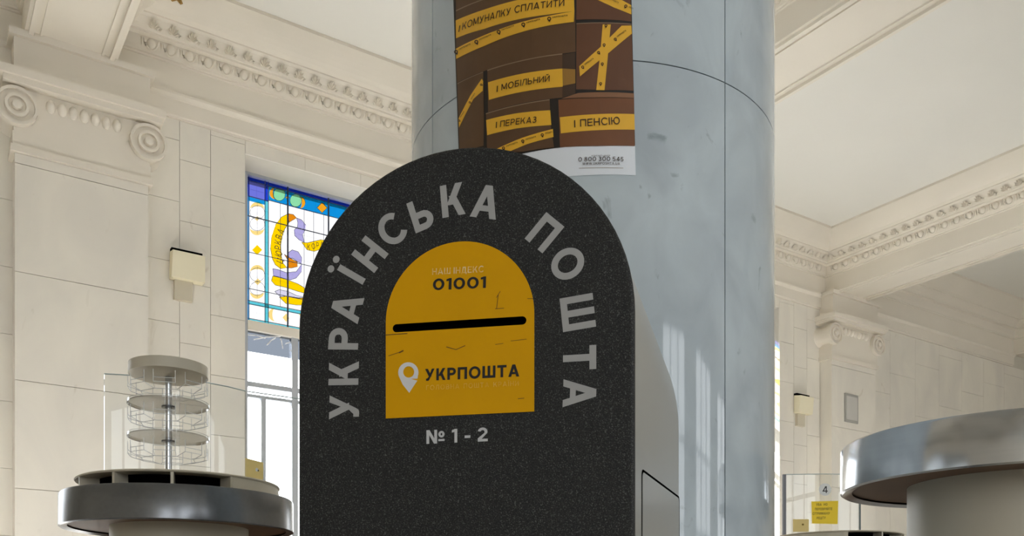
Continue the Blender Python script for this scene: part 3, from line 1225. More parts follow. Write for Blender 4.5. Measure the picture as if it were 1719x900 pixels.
ja, jb = cyl_hit(726)[0], cyl_hit(1217)[0]
jc = (ja + jb) / 2 + pi
zj = cyl_px(995, 101)[1]
MB().lathe((CX, CY), [(CR - 0.004, 0), (CR - 0.004, ZS)], 96).build('column_core', M_COLJ, col, 30)
rings_z = [0.0, zj, zj + 1.95, ZS]
for k in range(3):
    for a0, a1 in ((ja, jb), (jb, jc), (jc, ja + 2 * pi)):
        g = 0.0016 / CR
        n = 48
        prof = []
        for r_ in (CR - 0.03, CR):
            for zz in (rings_z[k] + 0.0014, rings_z[k + 1] - 0.0014):
                prof.append([Vector((CX + r_ * sin(a), CY - r_ * cos(a), zz)) for a in [a0 + g + (a1 - a0 - 2 * g) * i / n for i in range(n + 1)]])
        b = MB()
        ring = [[prof[0][i], prof[1][i], prof[3][i], prof[2][i]] for i in range(n + 1)]
        b.loft(ring)
        b.build('marble_panel', M_COL, col, 30)

# ================================================================== poster on the column
ps = Surf(cyl_px, cyl3, cut=0.02)
poster = tag(empty('poster', cyl3(cyl_px(916, 200)[0], cyl_px(1067, 295)[1], 0.002)), 'poster of brown taped parcels pasted on the marble column', 'poster')
P1 = lambda x, y: (760 + x / 5.545, y / 5.545)
P2 = lambda x, y: (760 + x / 5.545, 140 + y / 5.545)
m_paper = mat('poster_white', (240, 245, 253), 0.45, var=0.02)
m_b = {k: mat('print_brown_' + k, c, 0.45, var=0.12, vscale=12) for k, c in
       dict(a=(104, 74, 46), b=(102, 72, 46), c=(124, 76, 42), d=(108, 68, 42), e=(146, 102, 70), dark=(28, 20, 15), line=(150, 126, 100), side=(72, 50, 34)).items()}
m_tape = mat('print_tape_yellow', (250, 192, 54), 0.4, var=0.08, vscale=14)
m_tape2 = mat('print_tape_shaded', (168, 124, 52), 0.4, var=0.1, vscale=14)
m_txt = mat('print_dark_brown', (52, 26, 20), 0.5, var=0.05)

sheet_px = [(763, -60), (765, 0), (772, 247), (774, 295), (850, 295), (960, 295), (1067, 295), (1066, 245), (1060, 0), (1058, -60)]
sx0 = cyl_px(764.5, 0)[0]; sx1 = cyl_px(1060, 0)[0]
bx0 = cyl_px(774, 295)[0]; bx1 = cyl_px(1067, 295)[0]
zbot = cyl_px(1067, 295)[1]; zmid = cyl_px(1066, 245)[1]
ztop = zbot + 1.08
def edge_l(z): return bx0 + (sx0 - bx0) * (z - zbot) / 0.39
def edge_r(z): return bx1 + (sx1 - bx1) * (z - zbot) / 0.39
v, f = flat_from_curve([[(edge_l(zbot), zbot), (edge_r(zbot), zbot), (edge_r(ztop), ztop), (edge_l(ztop), ztop)]])
ps.put('sheet', v, f, 0.0012, m_paper, poster)
v, f = flat_from_curve([[(edge_l(zmid), zmid), (edge_r(zmid), zmid), (edge_r(ztop), ztop), (edge_l(ztop), ztop)]])
ps.put('print_ground', v, f, 0.0018, m_b['dark'], poster)


def pp(name, pts, m, lay): return ps.poly(name, pts, 0.0018 + lay * 0.0005, m, poster)


# upper row of parcels
pp('parcel_print', [P1(35, -330), P1(1130, -330), P1(1135, 60), P1(1140, 120), P1(1145, 488), P1(1022, 505), P1(700, 562), P1(330, 655), P1(48, 775), P1(38, 560), P1(36, 115)], m_b['a'], 1)
pp('parcel_edge', [P1(38, 100), P1(300, -5), P1(300, 3), P1(38, 112)], m_b['line'], 2)
pp('parcel_print', [P1(1160, -330), P1(1640, -330), P1(1660, 205), P1(1150, 190)], m_b['d'], 1)
pp('parcel_print', [P1(1152, 230), P1(1662, 235), P1(1680, 850), P1(1400, 845), P1(1150, 838)], m_b['d'], 1)
pp('parcel_edge', [P1(1152, 224), P1(1662, 229), P1(1662, 236), P1(1152, 231)], m_b['line'], 2)
# middle and lower parcels
pp('parcel_print', [P1(50, 787), P1(290, 680), P2(296, 330), P2(292, 585), P2(150, 620), P2(70, 640)], m_b['a'], 1)
pp('parcel_edge', [P1(50, 780), P1(288, 674), P1(290, 680), P1(50, 788)], m_b['line'], 2)
pp('parcel_print', [P1(328, 665), P1(600, 585), P1(1022, 512), P1(1026, 900), P2(1020, 138), P2(700, 180), P2(335, 272), P2(330, 100)], m_b['b'], 1)
pp('parcel_edge', [P1(328, 656), P1(600, 578), P1(1022, 505), P1(1022, 514), P1(600, 587), P1(328, 667)], m_b['line'], 2)
pp('parcel_print', [P1(1022, 512), P1(1140, 495), P1(1142, 880), P2(1060, 125), P2(1020, 138)], m_b['side'], 1)
pp('parcel_print', [P2(315, 292), P2(600, 215), P2(905, 162), P2(915, 400), P2(945, 600), P2(660, 640), P2(500, 650), P2(325, 640)], m_b['b'], 1)
pp('parcel_edge', [P2(315, 283), P2(600, 206), P2(905, 154), P2(905, 163), P2(600, 216), P2(315, 293)], m_b['line'], 2)
pp('parcel_print', [P2(985, 158), P2(1300, 142), P2(1686, 146), P2(1692, 588), P2(1350, 588), P2(1000, 600)], m_b['c'], 1)
pp('parcel_print', [P2(1010, 150), P2(1170, 96), P2(1684, 100), P2(1686, 144), P2(1300, 138)], m_b['e'], 2)
# tapes
pp('tape_print', [P1(36, 195), P1(170, 140), P1(300, 95), P1(460, 45), P1(640, 0), P1(800, -35), P1(1128, -80), P1(1133, 112), P1(900, 142), P1(600, 190),
                  P1(300, 275), P1(150, 318), P1(38, 362)], m_tape, 2)
pp('tape_print', [P1(38, 460), P1(220, 370), P1(430, 285), P1(650, 212), P1(900, 155), P1(1060, 125), P1(1133, 112), P1(1128, 212), P1(1050, 222), P1(900, 245), P1(600, 320),
                  P1(300, 435), P1(150, 500), P1(42, 555)], m_tape, 3)
pp('tape_print', [P1(1395, 235), P1(1470, 235), P1(1440, 560), P1(1412, 846), P1(1335, 845), P1(1375, 480)], m_tape, 2)
pp('tape_print', [P1(1570, 248), P1(1660, 246), P1(1664, 322), P1(1440, 510), P1(1185, 720), P1(1178, 625), P1(1370, 450)], m_tape, 3)
pp('tape_print', [P1(1320, -5), P1(1440, -60), P1(1658, 55), P1(1660, 142), P1(1500, 78)], m_tape, 2)
pp('tape_print', [P1(278, 738), P1(290, 760), P1(286, 850), P2(200, 150), P2(66, 416), P2(62, 330), P2(170, 120)], m_tape, 2)
pp('tape_print', [P1(335, 772), P1(600, 702), P1(1022, 645), P1(1026, 806), P2(1024, 38), P2(700, 76), P2(342, 160)], m_tape, 2)
pp('tape_print', [P1(1022, 645), P1(1142, 652), P1(1142, 782), P1(1026, 806)], m_tape2, 2)
pp('tape_print', [P2(317, 346), P2(600, 284), P2(910, 256), P2(920, 394), P2(600, 425), P2(327, 488)], m_tape, 2)
pp('tape_print', [P2(420, 612), P2(650, 512), P2(800, 465), P2(935, 430), P2(940, 505), P2(700, 570), P2(500, 655)], m_tape, 2)
pp('tape_print', [P2(999, 322), P2(1350, 292), P2(1688, 292), P2(1692, 438), P2(1350, 442), P2(1008, 472)], m_tape, 2)
# print on the tapes
LT = 0.0018 + 5 * 0.0005


def pword(txt, a, b, cap, bold=0.125): ps.text('lettering', txt, a, b, LT, m_txt, poster, cap / 5.545, bold)


pword('І', P1(64, 306), P1(72, 304), 56)
# the long line follows the bulge of the parcel
def arc_word(word, base, cap):
    """letters set along a polyline of baseline pixels"""
    xs = [0]
    for i in range(1, len(base)):
        xs.append(xs[-1] + hypot(base[i][0] - base[i - 1][0], base[i][1] - base[i - 1][1]))
    wid = [max(q[0] for q in text2d(c, 0.125)[0]) - min(q[0] for q in text2d(c, 0.125)[0]) for c in word]
    gap = 0.17
    tot = sum(wid) + gap * (len(word) - 1)
    pos = 0

    def on(s):
        s = s / tot * xs[-1]
        for i in range(1, len(xs)):
            if s <= xs[i] + 1e-9:
                k = (s - xs[i - 1]) / (xs[i] - xs[i - 1])
                return (base[i - 1][0] + (base[i][0] - base[i - 1][0]) * k, base[i - 1][1] + (base[i][1] - base[i - 1][1]) * k)
        return base[-1]
    for c, w in zip(word, wid):
        ps.text('lettering', c, on(pos), on(pos + w), LT, m_txt, poster, cap, 0.125)
        pos += w + gap


arc_word('КОМУНАЛКУ', [P1(98, 288), P1(220, 240), P1(330, 205), P1(440, 172), P1(545, 146)], 11.5)
arc_word('СПЛАТИТИ', [P1(580, 132), P1(700, 108), P1(860, 86), P1(1040, 66)], 11.5)
pword('І', P1(417, 866), P1(425, 864), 56)
arc_word('МОБІЛЬНИЙ', [P1(460, 850), P1(600, 815), P1(750, 788), P1(905, 768)], 10.2)
pword('І', P2(410, 424), P2(418, 422), 56)
arc_word('ПЕРЕКАЗ', [P2(448, 415), P2(560, 396), P2(680, 382), P2(782, 374)], 10.2)
pword('І', P2(1133, 420), P2(1143, 419), 68)
arc_word('ПЕНСІЮ', [P2(1188, 412), P2(1320, 402), P2(1440, 394), P2(1555, 388)], 12.2)


def pin_shape(c, h, ang=0.0):
    """map-pin outline (and its round hole) in pixels; h = height"""
    r = h * 0.36
    out = []
    for i in range(19):
        a = radians(-28 + 236 * i / 18)
        out.append((r * cos(a), r * sin(a)))
    out.append((0, -(h - r)))
    hole = [(r * 0.52 * cos(2 * pi * i / 14), r * 0.52 * sin(2 * pi * i / 14)) for i in range(14)]
    ca, sa = cos(radians(ang)), sin(radians(ang))
    tr = lambda q: (c[0] + q[0] * ca - q[1] * sa, c[1] - (q[0] * sa + q[1] * ca))
    return [tr(q) for q in out], [tr(q) for q in hole]


def pins(seq, h=9.0):
    for (c, ang, words) in seq:
        o_, h_ = pin_shape(c, h, ang)
        ps.poly('pin_print', o_, LT, m_txt, poster, [h_])
        if words:
            ca, sa = cos(radians(ang)), sin(radians(ang))
            a = (c[0] + 5 * ca, c[1] - 5 * sa)
            L = words
            b = (c[0] + (5 + L) * ca, c[1] - (5 + L) * sa)
            up = lambda q, k: (q[0] - sa * k, q[1] - ca * k)
            ps.text('lettering', 'УКРПОШТА', a, b, LT, m_txt, poster, 2.6, 0.16)


pins([(P1(42, 490), 26, 22), (P1(230, 398), 24, 22), (P1(436, 306), 20, 22), (P1(663, 238), 15, 24), (P1(902, 185), 8, 26)])
pins([(P1(1425, 248), 0, 0), (P1(1408, 428), 0, 0), (P1(1392, 605), 0, 0), (P1(1376, 788), 0, 0)], 6.5)
pins([(P1(1210, 635), 36, 18), (P1(1510, 375), 36, 18), (P1(1357, 500), 36, 0)], 6.5)
pins([(P1(1608, 68), -26, 8), (P1(1425, -12), -26, 18)], 7)
pins([(P2(70, 352), 58, 12), (P2(170, 184), 58, 12), (P1(275, 796), 58, 0)], 5)
pins([(P2(658, 545), 16, 18), (P2(838, 488), 13, 12), (P2(480, 610), 20, 20)], 7)
ps.text('lettering', 'КОНТАКТ-ЦЕНТР', (993, 264.5), (1024, 264.2), LT, m_txt, poster, 2.4, 0.14)
ps.text('lettering', '0 800 300 545', (971, 273), (1046, 272.6), LT, m_txt, poster, 7.2, 0.15)
ps.text('lettering', 'WWW.UKRPOSHTA.UA', (978, 278.6), (1040, 278.2), LT, m_txt, poster, 4.0, 0.15)
pp('rule_print', [(972, 283.0), (1046, 282.8), (1046, 283.4), (972, 283.6)], m_b['line'], 2)

# ================================================================== the mailbox
TH = radians(11.5)
YR = 1.45
PR = Vector((U(1065) * YR, YR))
uF = Vector((cos(TH), -sin(TH)))
nF = Vector((-sin(TH), -cos(TH)))         # towards the viewer
# width from the left edge pixel
_ul = U(500.5)
_d = (PR.x - _ul * PR.y) / (uF.x - _ul * uF.y)
MW = _d
MO = PR - uF * (MW / 2)
HALF = MW / 2


def face_px(px, py):
    u = U(px)
    # (u Y, Y) = MO + a uF
    a = (u * MO.y - MO.x) / (uF.x - u * uF.y)
    Y = MO.y + a * uF.y
    return a, EYE + V(py) * Y


def face3(x, z, off):
    q = MO + uF * x + nF * off
    return Vector((q.x, q.y, z))


zTop = face_px(790, 245)[1]
zSp = zTop - HALF
box = tag(empty('mailbox', (MO.x, MO.y + 0.2, 0)), 'tall black arched mailbox with yellow plate and letter slot', 'mailbox')
fs = Surf(face_px, face3)


def arch(half, zs, zb, n=40, c=0.0):
    pts = [(c - half, zb), (c + half, zb), (c + half, zs)]
    pts += [(c + half * cos(pi * i / n), zs + half * sin(pi * i / n)) for i in range(1, n)]
    pts += [(c - half, zs)]
    return pts


# slot: capsule between two pixels
sl, sr = face_px(666, 551.5), face_px(877, 538.5)
s_h = 0.0055


def capsule(a, b, r, n=10):
    a, b = Vector(a), Vector(b)
    d = (b - a).normalized()
    q = Vector((-d.y, d.x))
    return [tuple(b + d * (r * sin(t)) - q * (r * cos(t))) for t in [pi * i / n for i in range(n + 1)]] + \
           [tuple(a - d * (r * sin(t)) + q * (r * cos(t))) for t in [pi * i / n for i in range(n + 1)]]


slot_in = capsule(sl, sr, 0.0072)
SLAB = 0.014


def slab(name, outer, holes, off0, off1, m, parent, inset=0.0):
    """plate with holes, from depth off0 (back) to off1 (front)"""
    v, f = flat_from_curve([outer] + holes)
    n = len(v)
    vv = [face3(x, z, off1) for x, z in v] + [face3(x, z, off0) for x, z in v]
    ff = list(f) + [tuple(i + n for i in reversed(q)) for q in f]
    ed = {}
    for q in f:
        for i in range(len(q)):
            e = (q[i], q[(i + 1) % len(q)])
            if (e[1], e[0]) in ed:
                del ed[(e[1], e[0])]
            else:
                ed[e] = 1
    ff += [(a, b, b + n, a + n) for a, b in ed]
    return mesh_obj(name, vv, ff, m, parent, 35)


# the front with a rounded rim
R_E = 0.006
slab('front_panel', arch(HALF - R_E, zSp, 0.0), [slot_in], -0.03, 0.0, M_BLACK, box)
rim = []
for k in range(6):
    a = pi / 2 * k / 5
    rim.append([face3(x, z, -R_E + R_E * cos(a)) for x, z in arch(HALF - R_E + R_E * sin(a), zSp, 0.0)])
rim.append([face3(x, z, -0.02) for x, z in arch(HALF, zSp, 0.0)])
MB().loft(rim, True, False).build('front_rim', M_BLACK, box, 50)

# steel body that widens towards the back
FLARE, DEP = 0.060, 0.42
bd = MB()
bd.loft([[face3(x, z, -0.02) for x, z in arch(HALF - 0.0015, zSp, 0.0)], [face3(x, z, -DEP) for x, z in arch(HALF + FLARE, zSp - 0.105, 0.0)]])
body = bd.build('body', M_STEEL, box, 35)

# service door on the right side
sA = Vector(face3(HALF - 0.0015, 0, -0.02)).xy
sB = Vector(face3(HALF + FLARE, 0, -DEP)).xy
sd = (sB - sA).normalized()
sn = Vector((sd.y, -sd.x))
if sn.dot(uF) < 0:
    sn = -sn


def side_px(px, py):
    u = U(px)
    a = (u * sA.y - sA.x) / (sd.x - u * sd.y)
    Y = sA.y + a * sd.y
    return a, EYE + V(py) * Y


def side3(x, z, off):
    q = sA + sd * x + sn * off
    return Vector((q.x, q.y, z))


d0, z0 = side_px(1077.5, 787)
d1, z1 = side_px(1139.5, 838)
print('side door', d0, z0, d1, z1, 'body len', (sB - sA).length, 'MW', MW, 'zTop', zTop, 'arch z', zSp)
zd = (z0 + z1) / 2
ss = Surf(side_px, side3)


def rrect(x0, x1, zlo, zhi, r, n=5):
    pts = []
    for cx, cz, a0 in ((x1 - r, zhi - r, 0), (x0 + r, zhi - r, 90), (x0 + r, zlo + r, 180), (x1 - r, zlo + r, 270)):
        pts += [(cx + r * cos(radians(a0 + 90 * i / n)), cz + r * sin(radians(a0 + 90 * i / n))) for i in range(n + 1)]
    return pts


gasket_o, gasket_i = rrect(d0 - 0.0025, d1 + 0.006, 0.25, zd + 0.0028, 0.012), rrect(d0 + 0.0015, d1 - 0.003, 0.255, zd - 0.002, 0.010)


def side_plate(name, outer, holes, off, m, parent):
    v, f = flat_from_curve([outer] + holes)
    n = len(v)
    vv = [side3(x, z, off) for x, z in v] + [side3(x, z, -0.001) for x, z in v]
    ff = list(f) + [tuple(i + n for i in reversed(q)) for q in f]
    ed = {}
    for q in f:
        for i in range(len(q)):
            e = (q[i], q[(i + 1) % len(q)])
            if (e[1], e[0]) in ed:
                del ed[(e[1], e[0])]
            else:
                ed[e] = 1
    ff += [(a, b, b + n, a + n) for a, b in ed]
    return mesh_obj(name, vv, ff, m, parent)


side_plate('door_gap', gasket_o, [gasket_i], 0.0006, M_DARK, box)
door = side_plate('service_door', gasket_i, [], 0.0012, M_STEEL, box)
door['label'] = 'flush steel service door'

# yellow plate
pl, pr_ = face_px(648, 620)[0], face_px(897, 620)[0]
pc, ph = (pl + pr_) / 2, (pr_ - pl) / 2
pz0 = (face_px(648, 702)[1] + face_px(897, 692)[1]) / 2
pzT = face_px(772, 406)[1]
print('plate centre', pc, 'half', ph, 'z', pz0, pzT, face_px(648, 702), face_px(897, 692))
plate = slab('yellow_plate', arch(ph, pzT - ph, pz0, 40, pc), [capsule(sl, sr, 0.0068)], 0.0, 0.0012, M_YEL, box)
plate['label'] = 'yellow arched plate around the letter slot'
# dark channel behind the slot
v_in = capsule(sl, sr, 0.0066)
MB().loft([[face3(x, z, 0.0013) for x, z in v_in], [face3(x, z, -0.06) for x, z in v_in]], True, False).build('letter_slot', M_DARK, box)
MB().add([face3(sl[0] - 0.02, sl[1] - 0.03, -0.0185), face3(sr[0] + 0.02, sl[1] - 0.03, -0.0185), face3(sr[0] + 0.02, sr[1] + 0.03, -0.0185), face3(sl[0] - 0.02, sr[1] + 0.03, -0.0185)],
         [(0, 1, 2, 3)]).build('slot_flap', M_DARK, box)

# arched lettering
CAPH = 0.0535
SXL = {}
LETTERS = [('У', (578, 684), 88), ('К', (577, 627), 88), ('Р', (577, 569), 86), ('А', (582, 517), 74), ('Ї', (590, 461), 58), ('Н', (621, 427), 50),
           ('С', (657, 386), 36), ('Ь', (707, 360), 18), ('К', (760, 336), 5), ('А', (816, 339), -12), ('П', (914, 391), -42), ('О', (953, 443), -58),
           ('Ш', (970, 525), -84), ('Т', (973, 601), -90), ('А', (973, 660), -92)]
for ch, c, ang in LETTERS:
    fs.glyph('letter', ch, c, ang, CAPH, 0.0005, M_GREY, box, 0.205, SXL.get(ch, 1.0))
fs.text('lettering', '№ 1 - 2', (716, 745.5), (819, 741), 0.0005, M_LGREY, box, 23, 0.19)
LP = 0.0017
fs.text('lettering', 'НАШ ІНДЕКС', (726, 462), (812, 457.5), LP, M_WORN, plate, 10.5, 0.15)
fs.text('lettering', '01001', (727, 488), (816, 484), LP, M_INK, plate, 19, 0.195, 1.6)
fs.text('lettering', 'УКРПОШТА', (714, 640), (872, 632.5), LP, M_INK, plate, 20, 0.205)
fs.text('lettering', 'ГОЛОВНА ПОШТА КРАЇНИ', (716, 655.5), (871, 648), LP, M_WORN2, plate, 8.0, 0.13, 2.0)
# map pin emblem
pin = [(702.5, 641.5)]
outl = []
for i in range(23):
    a = radians(-8 + 206 * i / 22)
    outl.append((685.8 + 16.8 * cos(a), 625.2 - 16.8 * sin(a)))
outl += [(671.5, 637.5), (678.5, 648.5), (687.5, 660), (693, 651.5), (700.5, 640), (690.2, 637.2), (695.5, 632.2)]
hole = circle_px(686.6, 625.0, 9.2, 9.6, 20)
pin_outer = []
for i in range(25):
    a = radians(-20 + 228 * i / 24)
    pin_outer.append((686 + 17 * cos(a), 626 - 17.2 * sin(a)))
pin_outer += [(676.5, 646), (687.5, 660), (694, 650), (701, 639.6), (690, 636.6)]
pin_outer = pin_outer + [(701.3, 636.2)]
fs.poly('pin_emblem', pin_outer, LP, M_WHITE, plate, [hole])
# scuffs
m_scuff = mat('scuff', (120, 84, 10), 0.7, var=0.2, vscale=60)
for a, b, r in (((750, 583), (766, 587.5), 0.0006), ((766, 587.5), (781, 581), 0.0006), ((648, 563), (684, 560.5), 0.0007), ((653, 598), (677, 590), 0.0005),
                ((671, 592.5), (677, 589.5), 0.0012), ((832, 579), (845, 577), 0.0004), ((858, 573), (884, 570), 0.0004), ((834, 519), (837, 495), 0.0005),
                ((840, 490), (834, 500), 0.0005), ((832, 519), (846, 518), 0.0005), ((870, 670), (880, 669), 0.0005), ((886, 502), (895, 502), 0.0004)):
    fs.put('scuff_mark', *flat_from_curve([capsule(face_px(*a), face_px(*b), r, 4)]), LP, m_scuff, plate)

# ================================================================== round tables
ZTT, ZTB = EYE + 0.48, EYE + 0.358


def round_table(c, label, rim_m, r=0.42):
    t = tag(empty('round_table', (c[0], c[1], 0)), label, 'table', 'round standing tables in the hall')
    MB().lathe(c, [(r - 0.03, ZTB + 0.006), (r - 0.006, ZTB), (r, ZTB + 0.004), (r, ZTT - 0.006), (r - 0.004, ZTT), (r - 0.03, ZTT)], 96, False).build('rim', rim_m, t, 40)
    MB().lathe(c, [(0.02, ZTT - 0.004), (r - 0.028, ZTT - 0.004), (r - 0.028, ZTT - 0.02), (0.02, ZTT - 0.02)], 64).build('table_top', M_CREAM, t, 40)
    MB().lathe(c, [(0.02, ZTB + 0.012), (r - 0.025, ZTB + 0.012), (r - 0.025, ZTB + 0.03), (0.02, ZTB + 0.03)], 64).build('underside', M_WOOD, t, 40)
    MB().lathe(c, [(0.25, 0.0), (0.25, ZTB + 0.012)], 64).build('pedestal', M_CREAM, t, 40)
    MB().lathe(c, [(0.33, 0.0), (0.33, 0.05), (0.26, 0.06)], 64).build('foot', M_RIM, t, 40)
    return t


TL = (U(303) * 3.50, 3.50)
TN = (1.305, 2.40)
TF = (U(1407) * 5.52, 5.52)
round_table(TL, 'round table with dull grey metal rim under the rotating display rack', M_RIM)
round_table(TN, 'round table with shiny metal rim and brown underside, right of the column', M_CHROME)
round_table(TF, 'far round table with cream leaflet tray below the number 4 sign', M_RIM)


def tray(c, label, a_closed, half_closed, R=0.365):
    """low round leaflet tray: open dark pockets around the edge, part of it closed"""
    t = tag(empty('leaflet_tray', (c[0], c[1], ZTT)), label, 'tray', 'cream leaflet trays on the round tables')
    zt = ZTT + 0.056
    MB().lathe(c, [(0.02, zt - 0.008), (R, zt - 0.008), (R + 0.003, zt - 0.004), (R, zt), (0.02, zt)], 72).build('tray_lid', M_CREAM, t, 40)
    MB().lathe(c, [(R - 0.07, ZTT), (R - 0.07, zt - 0.008)], 72, False).build('pocket_back', M_DARK, t, 40)
    MB().lathe(c, [(R - 0.072, ZTT), (R, ZTT), (R, ZTT + 0.004), (R - 0.072, ZTT + 0.004)], 72).build('pocket_floor', mat('dark_tray_floor', (40, 40, 42), 0.6, var=0.1), t, 40)
    a = a_closed + half_closed
    n = 9
    step = (2 * pi - 2 * half_closed) / n
    for i in range(n + 1):
        th = a + step * i
        d = Vector((cos(th), sin(th), 0)); q = Vector((-sin(th), cos(th), 0)) * 0.005
        b0, b1 = Vector((c[0], c[1], 0)) + d * (R - 0.072), Vector((c[0], c[1], 0)) + d * (R - 0.002)
        up = lambda v, z: Vector((v.x, v.y, z))
        MB().hexa([up(b0 - q, ZTT), up(b1 - q, ZTT), up(b1 + q, ZTT), up(b0 + q, ZTT),
                   up(b0 - q, zt - 0.008), up(b1 - q, zt - 0.008), up(b1 + q, zt - 0.008), up(b0 + q, zt - 0.008)]).build('divider', M_CREAM, t)
    pts = []
    m_ = 16
    for i in range(m_ + 1):
        th = a_closed - half_closed + 2 * half_closed * i / m_
        pts.append([Vector((c[0] + rr * cos(th), c[1] + rr * sin(th), zz)) for rr, zz in ((R - 0.072, ZTT), (R + 0.004, ZTT), (R - 0.004, zt - 0.006), (R - 0.072, zt - 0.006))])
    MB().loft(pts).build('closed_side', M_CREAM, t, 40)
    return t


tray(TL, 'cream leaflet tray with dark pockets under the display rack', radians(-8), radians(34))
tray(TF, 'cream leaflet tray with dark pockets at the number 4 counter', radians(-134), radians(32))

# ================================================================== rotating display rack
RC = (U(283) * 3.50, 3.50)
RR = 0.0407 * 3.53
rack = tag(empty('display_rack', (RC[0], RC[1], ZTT + 0.056)), 'rotating acrylic display rack with round cream top on the left table', 'display rack')
zr = lambda y: EYE + V(y) * 3.5
MB().lathe(RC, [(0.01, zr(633)), (RR - 0.012, zr(633)), (RR - 0.01, zr(632) - 0.002), (RR, zr(632)), (RR, zr(615)), (RR - 0.004, zr(614)), (0.01, zr(614))], 64).build('top_disc', M_CREAM, rack, 35)
MB().lathe(RC, [(0.013, ZTT + 0.056), (0.013, zr(633))], 20).build('post', M_CHROME, rack, 40)
for y in (676, 734):
    MB().lathe(RC, [(0.0135, zr(y) - 0.02), (0.026, zr(y) - 0.02), (0.026, zr(y) - 0.014), (0.0135, zr(y) - 0.014)], 24).build('collar', M_RIM, rack, 40)
m_shelf = milky('milky_acrylic', (214, 206, 192), 0.45)
for y in (681, 736):
    s_ = MB().lathe(RC, [(0.014, zr(y)), (RR, zr(y)), (RR, zr(y) + 0.005), (0.014, zr(y) + 0.005)], 64).build('shelf', m_shelf, rack, 35)
    MB().lathe(RC, [(RR + 0.001, zr(y) - 0.002), (RR + 0.004, zr(y) - 0.002), (RR + 0.004, zr(y) + 0.010), (RR + 0.001, zr(y) + 0.010)], 64, False).build('shelf_edge', M_ACRYL, s_, 35)
MB().lathe(RC, [(0.01, ZTT + 0.056), (RR - 0.004, ZTT + 0.056), (RR - 0.004, ZTT + 0.063), (0.01, ZTT + 0.066)], 64).build('base_disc', M_CREAM, rack, 35)
m_wire = milky('clear_wire', (235, 238, 240), 0.6)
for lv, y in enumerate((648, 700, 758)):
    for k in range(8):
        a = 2 * pi * k / 8 + 0.25
        d = Vector((cos(a), sin(a), 0)); q = Vector((-sin(a), cos(a), 0))
        c3 = Vector((RC[0], RC[1], 0))
        z_ = zr(y)
        b = MB()
        o1, o2 = c3 + d * (RR - 0.004), c3 + d * (RR - 0.05)
        up = lambda v, z: Vector((v.x, v.y, z))
        hw = 0.038
        b.tube([up(o1 - q * hw, z_ - 0.02), up(o1 + q * hw, z_ - 0.02), up(o2 + q * hw, z_ - 0.034), up(o2 - q * hw, z_ - 0.034)], 0.0014, 5, True)
        b.tube([up(o1 - q * hw, z_ - 0.004), up(o1 + q * hw, z_ - 0.004)], 0.0014, 5)
        for s in (-1, 1):
            b.tube([up(o1 + q * hw * s, z_ - 0.02), up(o1 + q * hw * s, z_ + 0.024)], 0.0014, 5)
        b.build('wire_pocket', m_wire, rack, 60)

# ================================================================== service counters with glass screens
GZT = EYE + 1.06


def glass_wall(name, pts, z0, z1, label, group=None, th=0.010):
    t = tag(empty(name, (pts[0].x, pts[0].y, z0)), label, 'glass screen', group)
    ringf = []
    n = len(pts)
    outs = []
    for i, p in enumerate(pts):
        a = pts[max(i - 1, 0)]
        b = pts[min(i + 1, n - 1)]
        d = (b - a).normalized()
        q = Vector((-d.y, d.x)) * th / 2
        outs.append([Vector((p.x - q.x, p.y - q.y, z0)), Vector((p.x + q.x, p.y + q.y, z0)), Vector((p.x + q.x, p.y + q.y, z1)), Vector((p.x - q.x, p.y - q.y, z1))])
    MB().loft(outs).build('glass_sheet', M_GLASS, t, 30)
    top = [Vector((p.x, p.y, z1 + 0.001)) for p in pts]
    MB().tube(top, 0.003, 5).build('polished_edge', clear_edge, t, 60)
    return t


clear_edge = mat('polished_glass_edge', (190, 205, 205), 0.15, var=0.05)


def counter(pts, z, label, depth=0.5):
    t = tag(empty('service_counter', (pts[0].x, pts[0].y, 0)), label, 'counter', 'service counters')
    def strip(d0, d1, za, zb):
        outs = []
        n = len(pts)
        for i, p in enumerate(pts):
            a = pts[max(i - 1, 0)]; b = pts[min(i + 1, n - 1)]
            d = (b - a).normalized()
            q = Vector((-d.y, d.x))
            outs.append([Vector((p.x + q.x * d0, p.y + q.y * d0, za)), Vector((p.x + q.x * d1, p.y + q.y * d1, za)),
                         Vector((p.x + q.x * d1, p.y + q.y * d1, zb)), Vector((p.x + q.x * d0, p.y + q.y * d0, zb))])
        return MB().loft(outs)
    strip(-0.08, depth, z - 0.04, z).build('worktop', M_CREAM, t)
    strip(0.0, depth - 0.05, 0.0, z - 0.04).build('front', M_WOOD, t)
    return t


YG = 4.25
hg = 1.16
def gpt(px, py):
    Y = hg / V(py)
    return Vector((U(px) * Y, Y))


curve_pts = [gpt(175, 628), gpt(260, 633), gpt(305, 637), gpt(346, 642.5), gpt(380, 649), gpt(412, 657)]
pA = curve_pts[-1]
dv = Vector((dA[0], dA[1]))
CZ = 1.12
glass_wall('glass_screen', curve_pts, CZ, EYE + hg, 'curved clear glass screen standing behind the display rack', 'glass screens on the counters')
flat_pts = [pA + dv * 0.012, pA + dv * 1.3]
glass_wall('glass_screen', flat_pts, CZ, EYE + hg, 'straight clear glass screen in front of the stained glass window', 'glass screens on the counters')
counter(curve_pts + [pA + dv * 0.65, pA + dv * 1.3], CZ, 'cream topped service counter on the left behind the round table')
# yellow card on the straight screen
def on_plane(o, d, px, py):
    u = U(px)
    a = (u * o.y - o.x) / (d.x - u * d.y)
    Y = o.y + a * d.y
    return a, EYE + V(py) * Y


